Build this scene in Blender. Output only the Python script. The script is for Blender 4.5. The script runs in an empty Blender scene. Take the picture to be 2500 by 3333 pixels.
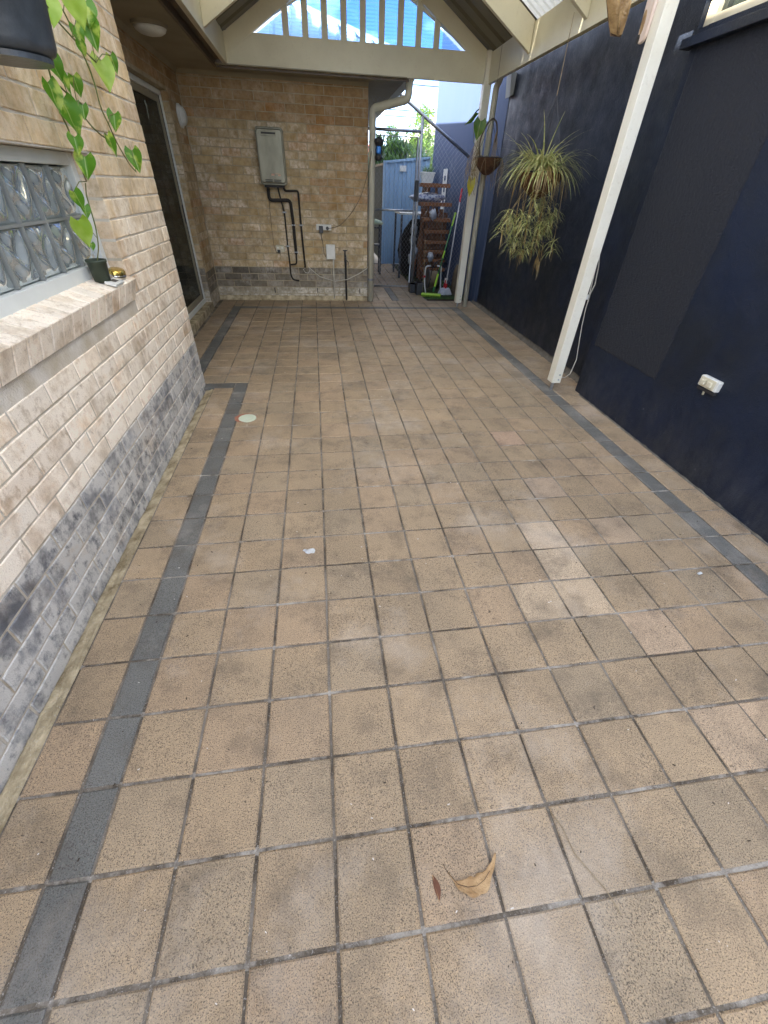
import bpy, math, random
from mathutils import Vector, Matrix, noise as mnoise
R = math.radians
rnd = random.Random(7)
scn = bpy.context.scene
COL = scn.collection

# ------------------------------------------------------------------ camera
S = 0.21                                   # paving module (paver + joint)
cam_d = bpy.data.cameras.new('camera'); cam = bpy.data.objects.new('camera', cam_d); COL.objects.link(cam)
cam_d.sensor_fit = 'HORIZONTAL'; cam_d.sensor_width = 36.0; cam_d.lens = 18.985
cam_d.clip_start = 0.02; cam_d.clip_end = 2000
YAW, PITCH, ROLL = 0.16332656, 0.67815184, -0.04285064
CAM = Vector((0.67808, -0.31803, 1.42228))
_f = Vector((math.sin(YAW)*math.cos(PITCH), math.cos(YAW)*math.cos(PITCH), -math.sin(PITCH)))
_r = Vector((math.cos(YAW), -math.sin(YAW), 0)); _d = _f.cross(_r)
_r2 = math.cos(ROLL)*_r + math.sin(ROLL)*_d; _d2 = -math.sin(ROLL)*_r + math.cos(ROLL)*_d
_m = Matrix((_r2, -_d2, -_f)).transposed().to_4x4(); _m.translation = CAM
cam.matrix_world = _m
scn.camera = cam
def px(p):                                  # where a point falls in the frame (0..1), for choosing which pieces to build singly
    q = Vector(p) - CAM; z = q.dot(_f)
    if z <= 0.05: return None
    return (0.5 + 0.52737*q.dot(_r2)/z, 0.5 + 0.52737*0.75*q.dot(_d2)/z, z)

# ------------------------------------------------------------------ sky, sun, exposure
SUN_TO = Vector((-0.91, -0.20, 0.345)).normalized()   # low sun from the left, over the house roof
w = bpy.data.worlds.new('World'); scn.world = w; w.use_nodes = True
nt = w.node_tree; nt.nodes.clear()
sky = nt.nodes.new('ShaderNodeTexSky'); sky.sky_type = 'NISHITA'; sky.sun_disc = False
sky.sun_elevation = math.asin(SUN_TO.z); sky.sun_rotation = math.atan2(SUN_TO.x, SUN_TO.y)
sky.air_density = 0.65; sky.dust_density = 0.0; sky.ozone_density = 2.0; sky.altitude = 2500
bg = nt.nodes.new('ShaderNodeBackground'); bg.inputs[1].default_value = 0.12
tc = nt.nodes.new('ShaderNodeTexCoord'); mp = nt.nodes.new('ShaderNodeMapping'); mp.inputs['Scale'].default_value = (1.3, 1.3, 3.2)
mp.inputs['Location'].default_value = (1.7, 2.2, 0.1)
cn = nt.nodes.new('ShaderNodeTexNoise'); cn.inputs['Scale'].default_value = 1.9; cn.inputs['Detail'].default_value = 8; cn.inputs['Roughness'].default_value = 0.58
cr = nt.nodes.new('ShaderNodeValToRGB'); cr.color_ramp.elements[0].position = 0.45; cr.color_ramp.elements[1].position = 0.66
cr.color_ramp.elements[1].color = (0.88, 0.88, 0.88, 1)
cm = nt.nodes.new('ShaderNodeMixRGB'); cm.inputs[2].default_value = (11.5, 11.2, 10.8, 1)
ow = nt.nodes.new('ShaderNodeOutputWorld')
L = nt.links
L.new(tc.outputs['Generated'], mp.inputs[0]); L.new(mp.outputs[0], cn.inputs[0]); L.new(cn.outputs[0], cr.inputs[0])
L.new(cr.outputs[0], cm.inputs[0]); L.new(sky.outputs[0], cm.inputs[1]); L.new(cm.outputs[0], bg.inputs[0]); L.new(bg.outputs[0], ow.inputs[0])
sd = bpy.data.lights.new('sun', 'SUN'); sd.energy = 5.0; sd.angle = R(0.53); sd.color = (1, 0.93, 0.82)
sun = bpy.data.objects.new('sun', sd); COL.objects.link(sun); sun.rotation_euler = SUN_TO.to_track_quat('Z', 'Y').to_euler()
scn.view_settings.view_transform = 'Standard'; scn.view_settings.look = 'None'
scn.view_settings.exposure = 2.80; scn.view_settings.gamma = 1.0
try:
    scn.cycles.max_bounces = 7; scn.cycles.diffuse_bounces = 4; scn.cycles.glossy_bounces = 3; scn.cycles.transmission_bounces = 5; scn.cycles.transparent_max_bounces = 8
    scn.cycles.caustics_reflective = False; scn.cycles.caustics_refractive = False
except Exception: pass

# ------------------------------------------------------------------ materials
MATS = {}
def _new(name):
    m = bpy.data.materials.new(name); m.use_nodes = True; MATS[name] = m
    n = m.node_tree.nodes; l = m.node_tree.links
    return m, n, l, n['Principled BSDF'], n['Material Output']
def N(n, t, **k):
    x = n.new(t)
    for a, b in k.items():
        if a in ('operation', 'blend_type', 'noise_dimensions', 'feature', 'distance', 'wave_type', 'bands_direction', 'attribute_name', 'data_type', 'clamp', 'use_clamp'): setattr(x, a, b)
    return x
def noise(n, l, src, scale, detail=5, rough=.55, stretch=None):
    if stretch is not None:
        mpn = n.new('ShaderNodeMapping'); mpn.inputs['Scale'].default_value = stretch; l.new(src, mpn.inputs[0]); src = mpn.outputs[0]
    t = n.new('ShaderNodeTexNoise'); t.inputs['Scale'].default_value = scale; t.inputs['Detail'].default_value = detail; t.inputs['Roughness'].default_value = rough
    l.new(src, t.inputs['Vector']); return t.outputs['Fac']
def ramp(n, l, src, a, b, ca=(0, 0, 0, 1), cb=(1, 1, 1, 1)):
    r = n.new('ShaderNodeValToRGB'); r.color_ramp.elements[0].position = a; r.color_ramp.elements[1].position = b
    r.color_ramp.elements[0].color = ca; r.color_ramp.elements[1].color = cb; l.new(src, r.inputs[0]); return r.outputs[0]
def mix(n, l, f, a, b, mode='MIX'):
    x = n.new('ShaderNodeMixRGB'); x.blend_type = mode
    for i, v in ((0, f), (1, a), (2, b)):
        if isinstance(v, (int, float)): x.inputs[i].default_value = v if i == 0 else (v, v, v, 1)
        elif isinstance(v, tuple): x.inputs[i].default_value = v if len(v) == 4 else v + (1,)
        else: l.new(v, x.inputs[i])
    return x.outputs[0]
def mul(n, l, a, b):
    x = n.new('ShaderNodeMath'); x.operation = 'MULTIPLY'
    for i, v in ((0, a), (1, b)):
        if isinstance(v, (int, float)): x.inputs[i].default_value = v
        else: l.new(v, x.inputs[i])
    return x.outputs[0]
def bump(n, l, bs, h, strength, dist=.01):
    b = n.new('ShaderNodeBump'); b.inputs['Strength'].default_value = strength; b.inputs['Distance'].default_value = dist
    l.new(h, b.inputs['Height']); l.new(b.outputs[0], bs.inputs['Normal'])
def M(name, c1, c2=None, scale=6., rough=.6, bstr=0., bscale=80., spec=.5, metal=0., lo=.35, hi=.65, speck=0., speckc=(0, 0, 0), stretch=None, emit=None):
    m, n, l, bs, o = _new(name)
    pos = n.new('ShaderNodeNewGeometry').outputs['Position']
    if c2 is None: c2 = tuple(x*.78 for x in c1)
    col = mix(n, l, ramp(n, l, noise(n, l, pos, scale, 6, .6, stretch), lo, hi), c1, c2)
    if speck > 0:
        col = mix(n, l, mul(n, l, ramp(n, l, noise(n, l, pos, bscale*1.6, 2), .62, .68), speck), col, speckc)
    l.new(col, bs.inputs['Base Color'])
    bs.inputs['Roughness'].default_value = rough; bs.inputs['Metallic'].default_value = metal
    bs.inputs['Specular IOR Level'].default_value = spec
    if bstr: bump(n, l, bs, noise(n, l, pos, bscale, 4), bstr)
    return m

def paver_mat(name, attr):
    m, n, l, bs, o = _new(name)
    pos = n.new('ShaderNodeNewGeometry').outputs['Position']
    if attr:
        a = n.new('ShaderNodeAttribute'); a.attribute_name = 'tint'; base = a.outputs['Color']
    else: base = n.new('ShaderNodeObjectInfo').outputs['Color']
    big = ramp(n, l, noise(n, l, pos, 2.1, 2, .6), .36, .68)
    c = mix(n, l, big, base, mix(n, l, 1., base, (.80, .82, .84), 'MULTIPLY'))
    fleck = noise(n, l, pos, 210., 2, .7)
    c = mix(n, l, ramp(n, l, fleck, .50, .68), c, mix(n, l, 1., c, (1.42, 1.36, 1.25), 'MULTIPLY'))
    fl2 = noise(n, l, pos, 330., 1, .6)
    c = mix(n, l, mul(n, l, ramp(n, l, fl2, .55, .63), .75), c, (.045, .035, .028))
    st = ramp(n, l, noise(n, l, pos, 5.6, 6, .70), .48, .74)      # grime blotches
    c = mix(n, l, mul(n, l, st, .66), c, (.095, .078, .060))
    sp = ramp(n, l, noise(n, l, pos, 38., 2, .5), .74, .76)
    c = mix(n, l, mul(n, l, sp, .75), c, (.03, .024, .018))
    wt = ramp(n, l, noise(n, l, pos, 1.25, 6, .72), .52, .74)        # faint salt bloom
    c = mix(n, l, mul(n, l, wt, .42), c, (.60, .54, .47))
    l.new(c, bs.inputs['Base Color']); bs.inputs['Roughness'].default_value = .72
    bs.inputs['Specular IOR Level'].default_value = .35
    l.new(ramp(n, l, noise(n, l, pos, 5., 4), .3, .8, (.55,)*3+(1,), (.85,)*3+(1,)), bs.inputs['Roughness'])
    bump(n, l, bs, fleck, .55, .004)
    return m
paver_mat('paver', False); paver_mat('paver_far', True)

def brick_mat(name, attr):
    m, n, l, bs, o = _new(name)
    pos = n.new('ShaderNodeNewGeometry').outputs['Position']
    if attr:
        a = n.new('ShaderNodeAttribute'); a.attribute_name = 'tint'; base, al = a.outputs['Color'], a.outputs['Alpha']
    else:
        a = n.new('ShaderNodeObjectInfo'); base, al = a.outputs['Color'], a.outputs['Alpha']
    v = noise(n, l, pos, 14., 4, .65)
    c = mix(n, l, ramp(n, l, v, .35, .68), mix(n, l, 1., base, (1.14, 1.12, 1.08), 'MULTIPLY'), mix(n, l, 1., base, (.78, .73, .66), 'MULTIPLY'))
    rust = ramp(n, l, noise(n, l, pos, 3.4, 5, .7, (1, 1, .55)), .56, .72)
    c = mix(n, l, mul(n, l, rust, .40), c, mix(n, l, 1., base, (.95, .60, .32), 'MULTIPLY'))
    s = noise(n, l, pos, 24., 6, .74, (1, 1, .85)); s2 = noise(n, l, pos, 5.5, 3, .6)
    sm = mul(n, l, ramp(n, l, s, .32, .58), ramp(n, l, s2, .30, .62))
    ad = n.new('ShaderNodeMath'); ad.operation = 'MULTIPLY'; ad.use_clamp = True; l.new(sm, ad.inputs[0])
    m2 = n.new('ShaderNodeMath'); m2.operation = 'MULTIPLY'; m2.inputs[1].default_value = 2.0; l.new(al, m2.inputs[0]); l.new(m2.outputs[0], ad.inputs[1])
    c = mix(n, l, ad.outputs[0], c, mix(n, l, .62, mix(n, l, 1., base, (1.75, 1.7, 1.55), 'MULTIPLY'), (.82, .78, .71)))
    r2_ = ramp(n, l, noise(n, l, pos, 4.6, 6, .72, (1, .6, 1)), .55, .70)
    c = mix(n, l, mul(n, l, r2_, .42), c, mix(n, l, 1., c, (.86, .62, .38), 'MULTIPLY'))
    fl = noise(n, l, pos, 190., 3, .6)
    c = mix(n, l, mul(n, l, ramp(n, l, fl, .60, .70), .35), c, (.10, .07, .05))
    l.new(c, bs.inputs['Base Color']); bs.inputs['Roughness'].default_value = .85; bs.inputs['Specular IOR Level'].default_value = .25
    h = mix(n, l, .5, fl, s); bump(n, l, bs, h, .7, .008)
    return m
brick_mat('brick', False); brick_mat('brick_far', True)

M('mortar', (.68, .63, .55), (.52, .45, .34), 9, .9, .6, 120, .2)
M('mortar_far', (.46, .40, .29), (.34, .27, .17), 7, .9, .6, 120, .2)
M('grout', (.28, .25, .21), (.10, .082, .062), 4.2, .95, .8, 160, .2, lo=.36, hi=.58, speck=.5, speckc=(.6, .58, .55))
def grout_mat():
    m = MATS['grout']; n = m.node_tree.nodes; l = m.node_tree.links; bs = n['Principled BSDF']
    pos = n.new('ShaderNodeNewGeometry').outputs['Position']; sp = n.new('ShaderNodeSeparateXYZ'); l.new(pos, sp.inputs[0])
    d = n.new('ShaderNodeMath'); d.operation = 'PINGPONG'; d.inputs[1].default_value = S/2; l.new(sp.outputs['Y'], d.inputs[0])
    lt = n.new('ShaderNodeMath'); lt.operation = 'LESS_THAN'; lt.inputs[1].default_value = .009; l.new(d.outputs[0], lt.inputs[0])
    f = mul(n, l, lt.outputs[0], ramp(n, l, noise(n, l, pos, 3.6, 6, .78), .47, .60))     # cement left pale in the cross joints
    old = bs.inputs['Base Color'].links[0].from_socket
    l.new(mix(n, l, mul(n, l, f, .8), old, (.50, .47, .42)), bs.inputs['Base Color'])
grout_mat()
M('footing', (.58, .49, .33), (.24, .19, .11), 11, .95, 1., 90, .2, speck=.4, speckc=(.6, .57, .5))
M('cream', (.72, .67, .49), (.62, .56, .39), 2.2, .42, .12, 30, lo=.42, hi=.8, speck=.10, speckc=(.35, .28, .17))
M('post_paint', (.78, .75, .63), (.68, .64, .50), 2.6, .42, .12, 30, lo=.45, hi=.8, speck=.12, speckc=(.35, .28, .17))
M('cream_old', (.62, .56, .40), (.50, .43, .29), 5, .5, .08, 40)
M('cream_pipe', (.60, .58, .46), (.50, .47, .36), 5, .45)
M('white_paint', (.74, .76, .72), (.66, .68, .64), 5, .4)
M('white_plastic', (.72, .72, .68), (.62, .62, .57), 12, .35)
M('old_plastic', (.62, .58, .44), (.52, .48, .35), 30, .4)
M('soffit', (.33, .29, .20), (.27, .235, .16), 3, .7)
M('brown_fascia', (.12, .085, .05), (.08, .055, .03), 6, .5)
M('roof_olive', (.155, .135, .085), (.13, .11, .07), 4, .45)
M('roof_white', (.78, .79, .80), (.70, .71, .73), 2, .35)
M('black_plastic', (.022, .022, .024), (.035, .035, .038), 12, .45)
M('black_rubber', (.018, .016, .015), (.03, .027, .025), 20, .7)
M('dark_metal', (.05, .055, .065), (.08, .08, .09), 20, .5, metal=.4)
M('galv', (.42, .44, .46), (.30, .31, .33), 25, .42, metal=.75)
M('chrome', (.75, .74, .70), (.6, .6, .58), 30, .18, metal=1.)
M('gold', (.75, .55, .14), (.6, .42, .10), 30, .22, metal=.9)
M('pot_black', (.030, .036, .042), (.065, .075, .085), 9, .38, .2, 40)
M('pot_green', (.028, .042, .025), (.04, .055, .035), 14, .5)
M('wood_step', (.30, .125, .045), (.19, .075, .028), 7, .55, .3, 60, stretch=(3, 3, 16))
M('wood_dark', (.10, .06, .035), (.055, .032, .02), 6, .8, .6, 40)
M('wood_gold', (.40, .26, .11), (.22, .13, .05), 26, .38, .8, 90, stretch=(1, 1, .5))
M('wood_pale', (.58, .43, .33), (.68, .58, .50), 5, .35, stretch=(6, 6, 1))
M('coir', (.13, .058, .024), (.07, .03, .012), 30, .95, 1., 160)
M('twine', (.34, .27, .17), (.22, .16, .09), 40, .9)
M('root', (.36, .27, .16), (.24, .17, .09), 20, .9)
M('cable_white', (.60, .57, .50), (.50, .46, .38), 12, .5)
M('cable_brown', (.20, .15, .09), (.15, .11, .06), 12, .5)
M('lime', (.38, .62, .05), (.32, .54, .04), 14, .4)
M('green_pole', (.03, .20, .05), (.02, .15, .04), 14, .35)
M('red_plastic', (.55, .02, .03), (.45, .015, .02), 14, .4)
M('grey_pole', (.50, .50, .50), (.42, .42, .43), 14, .35)
M('mop_strand', (.60, .62, .68), (.42, .44, .50), 40, .95)
M('turf', (.05, .12, .03), (.08, .10, .035), 9, .9)
M('blue_fence', (.30, .45, .62), (.25, .39, .56), 3, .4)
M('grey_fence', (.27, .28, .26), (.22, .23, .21), 3, .55)
M('pale_wall', (.30, .44, .64), (.27, .40, .59), 1.6, .7, .1, 40, stretch=(1, 1, .2))
M('house_white', (.72, .70, .64), (.66, .63, .56), 3, .7)
M('roof_tile_grey', (.42, .40, .36), (.32, .30, .27), 8, .8)
M('roof_red', (.42, .13, .07), (.34, .10, .05), 8, .8)
M('bag_white', (.58, .60, .64), (.42, .44, .48), 16, .4)
M('bag_print', (.62, .64, .70), (.14, .17, .34), 26, .4, lo=.50, hi=.56)
M('cushion', (.52, .58, .38), (.44, .50, .30), 9, .8)
M('concrete', (.46, .40, .32), (.38, .33, .26), 3, .9, .3, 60)
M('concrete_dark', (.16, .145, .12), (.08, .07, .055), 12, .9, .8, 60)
M('stainless', (.23, .218, .165), (.13, .122, .088), 4, .44, metal=.7, stretch=(1, 1, .4))
M('label_red', (.42, .16, .09), (.50, .30, .20), 60, .5)
M('dry_leaf', (.52, .35, .18), (.36, .22, .10), 30, .75, .6, 120)
M('dry_leaf_dark', (.16, .065, .035), (.11, .045, .025), 40, .8)
M('soil', (.04, .028, .02), (.06, .045, .03), 30, .95)
M('bark', (.13, .10, .07), (.08, .06, .04), 14, .9)
M('rust_stain', (.30, .10, .06), (.36, .18, .12), 30, .9)
M('cover_green', (.60, .66, .52), (.52, .57, .44), 20, .5)
M('spot_white', (.62, .66, .70), (.50, .50, .48), 60, .8)
M('chip', (.78, .75, .70), (.6, .55, .5), 60, .9)
M('lattice_white', (.70, .70, .68), (.55, .55, .53), 20, .5)
M('curtain', (.50, .53, .52), (.40, .43, .42), 6, .9, stretch=(1, 6, .4))
M('room_dark', (.10, .105, .09), (.06, .06, .055), 3, .8)
M('blue_glass', (.05, .25, .80), (.10, .35, .90), 20, .12)
M('insulation', (.018, .015, .014), (.03, .025, .022), 30, .85, .5, 90)
M('wire', (.02, .02, .022), (.03, .03, .03), 3, .5)

def navy_mat():
    m, n, l, bs, o = _new('navy')
    pos = n.new('ShaderNodeNewGeometry').outputs['Position']
    c = mix(n, l, ramp(n, l, noise(n, l, pos, 1.7, 6, .68), .38, .62), (.0046, .0115, .031), (.0066, .0108, .019))
    sc = ramp(n, l, noise(n, l, pos, 15., 7, .82), .66, .70)                      # scuffs
    sp = n.new('ShaderNodeSeparateXYZ'); l.new(pos, sp.inputs[0])
    low = n.new('ShaderNodeMapRange'); low.inputs[1].default_value = .02; low.inputs[2].default_value = .45; low.inputs[3].default_value = 1; low.inputs[4].default_value = 0
    l.new(sp.outputs['Z'], low.inputs[0])
    c = mix(n, l, mul(n, l, mul(n, l, sc, low.outputs[0]), .9), c, (.34, .35, .37))
    dust = mul(n, l, ramp(n, l, noise(n, l, pos, 8., 6, .75, (1, 1, .4)), .42, .72), low.outputs[0])
    c = mix(n, l, mul(n, l, dust, .16), c, (.20, .19, .17))
    l.new(c, bs.inputs['Base Color'])
    l.new(ramp(n, l, noise(n, l, pos, 6., 6, .7), .3, .7, (.34,)*3+(1,), (.66,)*3+(1,)), bs.inputs['Roughness'])
    bs.inputs['Specular IOR Level'].default_value = .4
    bump(n, l, bs, mix(n, l, .6, noise(n, l, pos, 26., 5, .6), noise(n, l, pos, 150., 3)), .55, .012)
    m, n, l, bs, o = _new('navy_rough')
    pos = n.new('ShaderNodeNewGeometry').outputs['Position']
    h = noise(n, l, pos, 95., 5, .7)
    l.new(mix(n, l, ramp(n, l, h, .4, .7), (.0055, .0085, .018), (.0125, .0165, .028)), bs.inputs['Base Color'])
    bs.inputs['Roughness'].default_value = .55; bump(n, l, bs, h, 1., .03)
    m, n, l, bs, o = _new('navy_weathered')
    pos = n.new('ShaderNodeNewGeometry').outputs['Position']
    st = ramp(n, l, noise(n, l, pos, 9., 6, .7, (1, 1, .12)), .50, .72)
    sp = n.new('ShaderNodeSeparateXYZ'); l.new(pos, sp.inputs[0])
    lm = n.new('ShaderNodeMapRange'); lm.inputs[1].default_value = 1.80; lm.inputs[2].default_value = 1.98; lm.inputs[3].default_value = .5; lm.inputs[4].default_value = .03
    l.new(sp.outputs['Z'], lm.inputs[0])                                       # lime runs below the old cap line
    c = mix(n, l, mul(n, l, st, lm.outputs[0]), (.030, .055, .125), (.22, .24, .30))
    l.new(c, bs.inputs['Base Color']); bs.inputs['Roughness'].default_value = .7
navy_mat()

def glass_mats():
    m, n, l, bs, o = _new('window_glass')
    bs.inputs['Base Color'].default_value = (.03, .035, .032, 1); bs.inputs['Roughness'].default_value = .03
    bs.inputs['Specular IOR Level'].default_value = .6
    t = n.new('ShaderNodeBsdfTransparent'); t.inputs[0].default_value = (.62, .66, .62, 1)
    mx = n.new('ShaderNodeMixShader'); mx.inputs[0].default_value = .45
    l.new(t.outputs[0], mx.inputs[1]); l.new(bs.outputs[0], mx.inputs[2]); l.new(mx.outputs[0], o.inputs[0])
    m, n, l, bs, o = _new('glass_block')
    bs.inputs['Base Color'].default_value = (.60, .66, .66, 1); bs.inputs['Roughness'].default_value = .12
    t = n.new('ShaderNodeBsdfTransparent'); t.inputs[0].default_value = (.86, .92, .90, 1)
    g = n.new('ShaderNodeBsdfGlossy'); g.inputs['Roughness'].default_value = .05; g.inputs[0].default_value = (.92, .96, .95, 1)
    lw = n.new('ShaderNodeLayerWeight'); lw.inputs[0].default_value = .50
    a = n.new('ShaderNodeMixShader'); a.inputs[0].default_value = .55; l.new(t.outputs[0], a.inputs[1]); l.new(bs.outputs[0], a.inputs[2])
    mx = n.new('ShaderNodeMixShader'); l.new(lw.outputs['Facing'], mx.inputs[0]); l.new(a.outputs[0], mx.inputs[1]); l.new(g.outputs[0], mx.inputs[2]); l.new(mx.outputs[0], o.inputs[0])
    m, n, l, bs, o = _new('poly_clear')
    t = n.new('ShaderNodeBsdfTransparent'); t.inputs[0].default_value = (.26, .46, .78, 1)
    g = n.new('ShaderNodeBsdfGlossy'); g.inputs['Roughness'].default_value = .15; g.inputs[0].default_value = (.8, .85, .9, 1)
    lw = n.new('ShaderNodeLayerWeight'); lw.inputs[0].default_value = .35
    mx = n.new('ShaderNodeMixShader'); l.new(lw.outputs['Facing'], mx.inputs[0]); l.new(t.outputs[0], mx.inputs[1]); l.new(g.outputs[0], mx.inputs[2])
    l.new(mx.outputs[0], o.inputs[0])
    m, n, l, bs, o = _new('poly_opal')
    pos = n.new('ShaderNodeNewGeometry').outputs['Position']
    d = n.new('ShaderNodeBsdfTranslucent'); l.new(mix(n, l, noise(n, l, pos, 9., 5), (.92, .88, .74), (.72, .66, .50)), d.inputs[0])
    l.new(d.outputs[0], o.inputs[0])
glass_mats()

def leaf_mat(name, c1, c2, sc=20., lo=.4, hi=.6, trans=.35, stretch=None, rib=False):
    m, n, l, bs, o = _new(name)
    pos = n.new('ShaderNodeNewGeometry').outputs['Position']
    ri = n.new('ShaderNodeObjectInfo').outputs['Random']
    c = mix(n, l, ramp(n, l, noise(n, l, pos, sc, 3, .5, stretch), lo, hi), c1, c2)
    if rib:
        oc = n.new('ShaderNodeTexCoord').outputs['Object']; sx = n.new('ShaderNodeSeparateXYZ'); l.new(oc, sx.inputs[0])
        ab = n.new('ShaderNodeMath'); ab.operation = 'ABSOLUTE'; l.new(sx.outputs['X'], ab.inputs[0])
        c = mix(n, l, ramp(n, l, ab.outputs[0], .012, .030, (.6,)*3+(1,), (0, 0, 0, 1)), c, (.45, .55, .18))
    l.new(c, bs.inputs['Base Color']); bs.inputs['Roughness'].default_value = .42
    t = n.new('ShaderNodeBsdfTranslucent'); l.new(c, t.inputs[0])
    mx = n.new('ShaderNodeMixShader'); mx.inputs[0].default_value = trans
    l.new(bs.outputs[0], mx.inputs[1]); l.new(t.outputs[0], mx.inputs[2]); l.new(mx.outputs[0], o.inputs[0])
leaf_mat('pothos', (.10, .26, .014), (.46, .58, .10), 22., .52, .66, rib=True)
leaf_mat('pothos_pale', (.30, .48, .04), (.42, .58, .10), 14.)
leaf_mat('vine_stem', (.16, .22, .05), (.22, .20, .07), 9.)
leaf_mat('spider', (.33, .38, .12), (.62, .60, .30), 30.)
leaf_mat('spider_dry', (.42, .31, .13), (.30, .20, .07), 20.)
leaf_mat('spider_low', (.31, .35, .11), (.56, .54, .25), 26.)
leaf_mat('philo', (.07, .16, .02), (.12, .22, .03), 10., rib=True)
leaf_mat('yellow_leaf', (.52, .46, .03), (.42, .36, .02), 10.)
leaf_mat('tree_dark', (.05, .12, .03), (.10, .19, .05), 3.)
leaf_mat('tree_light', (.16, .26, .05), (.10, .19, .04), 3.)
leaf_mat('grass', (.05, .14, .03), (.10, .20, .05), 12.)

# ------------------------------------------------------------------ mesh helpers
class MB:
    def __init__(s): s.v = []; s.f = []
    def box(s, x0, x1, y0, y1, z0, z1):
        b = len(s.v); s.v += [(x0, y0, z0), (x1, y0, z0), (x1, y1, z0), (x0, y1, z0), (x0, y0, z1), (x1, y0, z1), (x1, y1, z1), (x0, y1, z1)]
        s.f += [tuple(b+i for i in q) for q in ((0, 3, 2, 1), (4, 5, 6, 7), (0, 1, 5, 4), (1, 2, 6, 5), (2, 3, 7, 6), (3, 0, 4, 7))]; return s
    def obox(s, c, u, v, w_):               # oriented box: centre, three half vectors
        c, u, v, w_ = Vector(c), Vector(u), Vector(v), Vector(w_); b = len(s.v)
        for k in (-1, 1):
            for (i, j) in ((-1, -1), (1, -1), (1, 1), (-1, 1)): s.v.append(tuple(c+u*i+v*j+w_*k))
        s.f += [tuple(b+i for i in q) for q in ((0, 3, 2, 1), (4, 5, 6, 7), (0, 1, 5, 4), (1, 2, 6, 5), (2, 3, 7, 6), (3, 0, 4, 7))]; return s
    def bar(s, p, q, wd, th, up=(0, 0, 1)): # rectangular bar from p to q
        p, q = Vector(p), Vector(q); d = (q-p).normalized(); a = d.cross(Vector(up)); 
        if a.length < 1e-4: a = d.cross(Vector((1, 0, 0)))
        a.normalize(); b_ = a.cross(d)
        return s.obox((p+q)/2, d*((q-p).length/2), a*wd/2, b_*th/2)
    def prism(s, poly, axis, a, b_):        # polygon (2D) extruded along axis 'x','y','z'
        n0 = len(s.v); k = len(poly)
        for t in (a, b_):
            for (u, v) in poly: s.v.append((t, u, v) if axis == 'x' else (u, t, v) if axis == 'y' else (u, v, t))
        s.f.append(tuple(n0+i for i in range(k-1, -1, -1))); s.f.append(tuple(n0+k+i for i in range(k)))
        for i in range(k): j = (i+1) % k; s.f.append((n0+i, n0+j, n0+k+j, n0+k+i))
        return s
    def tube(s, pts, r, n=8, cap=True):
        pts = [Vector(p) for p in pts]; rs = r if isinstance(r, (list, tuple)) else [r]*len(pts); n0 = len(s.v); prev = None
        for i, p in enumerate(pts):
            d = (pts[min(i+1, len(pts)-1)]-pts[max(i-1, 0)])
            d = d.normalized() if d.length > 1e-9 else Vector((0, 0, 1))
            if prev is None:
                a = d.cross(Vector((0, 0, 1)) if abs(d.z) < .9 else Vector((1, 0, 0))).normalized()
            else:
                a = (prev-d*prev.dot(d)); a = a.normalized() if a.length > 1e-6 else d.orthogonal().normalized()
            prev = a; b_ = d.cross(a)
            for k in range(n):
                t = 2*math.pi*k/n; s.v.append(tuple(p+(a*math.cos(t)+b_*math.sin(t))*rs[i]))
        for i in range(len(pts)-1):
            for k in range(n):
                j = (k+1) % n; s.f.append((n0+i*n+k, n0+i*n+j, n0+(i+1)*n+j, n0+(i+1)*n+k))
        if cap:
            s.f.append(tuple(n0+k for k in range(n-1, -1, -1))); e = n0+(len(pts)-1)*n; s.f.append(tuple(e+k for k in range(n)))
        return s
    def lathe(s, prof, c=(0, 0, 0), n=20, close=False):
        n0 = len(s.v); m = len(prof)
        for (r, z) in prof:
            for k in range(n):
                t = 2*math.pi*k/n; s.v.append((c[0]+r*math.cos(t), c[1]+r*math.sin(t), c[2]+z))
        for i in range(m-1):
            for k in range(n):
                j = (k+1) % n; s.f.append((n0+i*n+k, n0+i*n+j, n0+(i+1)*n+j, n0+(i+1)*n+k))
        s.f.append(tuple(n0+k for k in range(n-1, -1, -1))); s.f.append(tuple(n0+(m-1)*n+k for k in range(n)))
        return s
    def grid(s, fn, nu, nv):
        n0 = len(s.v)
        for j in range(nv+1):
            for i in range(nu+1): s.v.append(tuple(fn(i/nu, j/nv)))
        for j in range(nv):
            for i in range(nu):
                a = n0+j*(nu+1)+i; s.f.append((a, a+1, a+nu+2, a+nu+1))
        return s
    def blob(s, c, r, seed=0, amp=.25, fr=2.2, nu=18, nv=11):
        n0 = len(s.v); off = Vector((seed*3.7, seed*1.3, seed*7.1))
        for j in range(nv+1):
            th = math.pi*j/nv
            for i in range(nu):
                ph = 2*math.pi*i/nu; d = Vector((math.sin(th)*math.cos(ph), math.sin(th)*math.sin(ph), math.cos(th)))
                k = 1+amp*mnoise.noise(d*fr+off)+amp*.4*mnoise.noise(d*fr*3+off)
                s.v.append((c[0]+d.x*r[0]*k, c[1]+d.y*r[1]*k, c[2]+d.z*r[2]*k))
        for j in range(nv):
            for i in range(nu):
                k = (i+1) % nu; s.f.append((n0+j*nu+i, n0+(j+1)*nu+i, n0+(j+1)*nu+k, n0+j*nu+k))
        return s
    def ribbon(s, pts, wd, side):           # flat blade with width list, slight V
        n0 = len(s.v); side = Vector(side)
        for p, w_ in zip(pts, wd):
            p = Vector(p); s.v += [tuple(p-side*w_), tuple(p), tuple(p+side*w_)]
        for i in range(len(pts)-1):
            a = n0+3*i; s.f += [(a, a+1, a+4, a+3), (a+1, a+2, a+5, a+4)]
        return s
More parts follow.
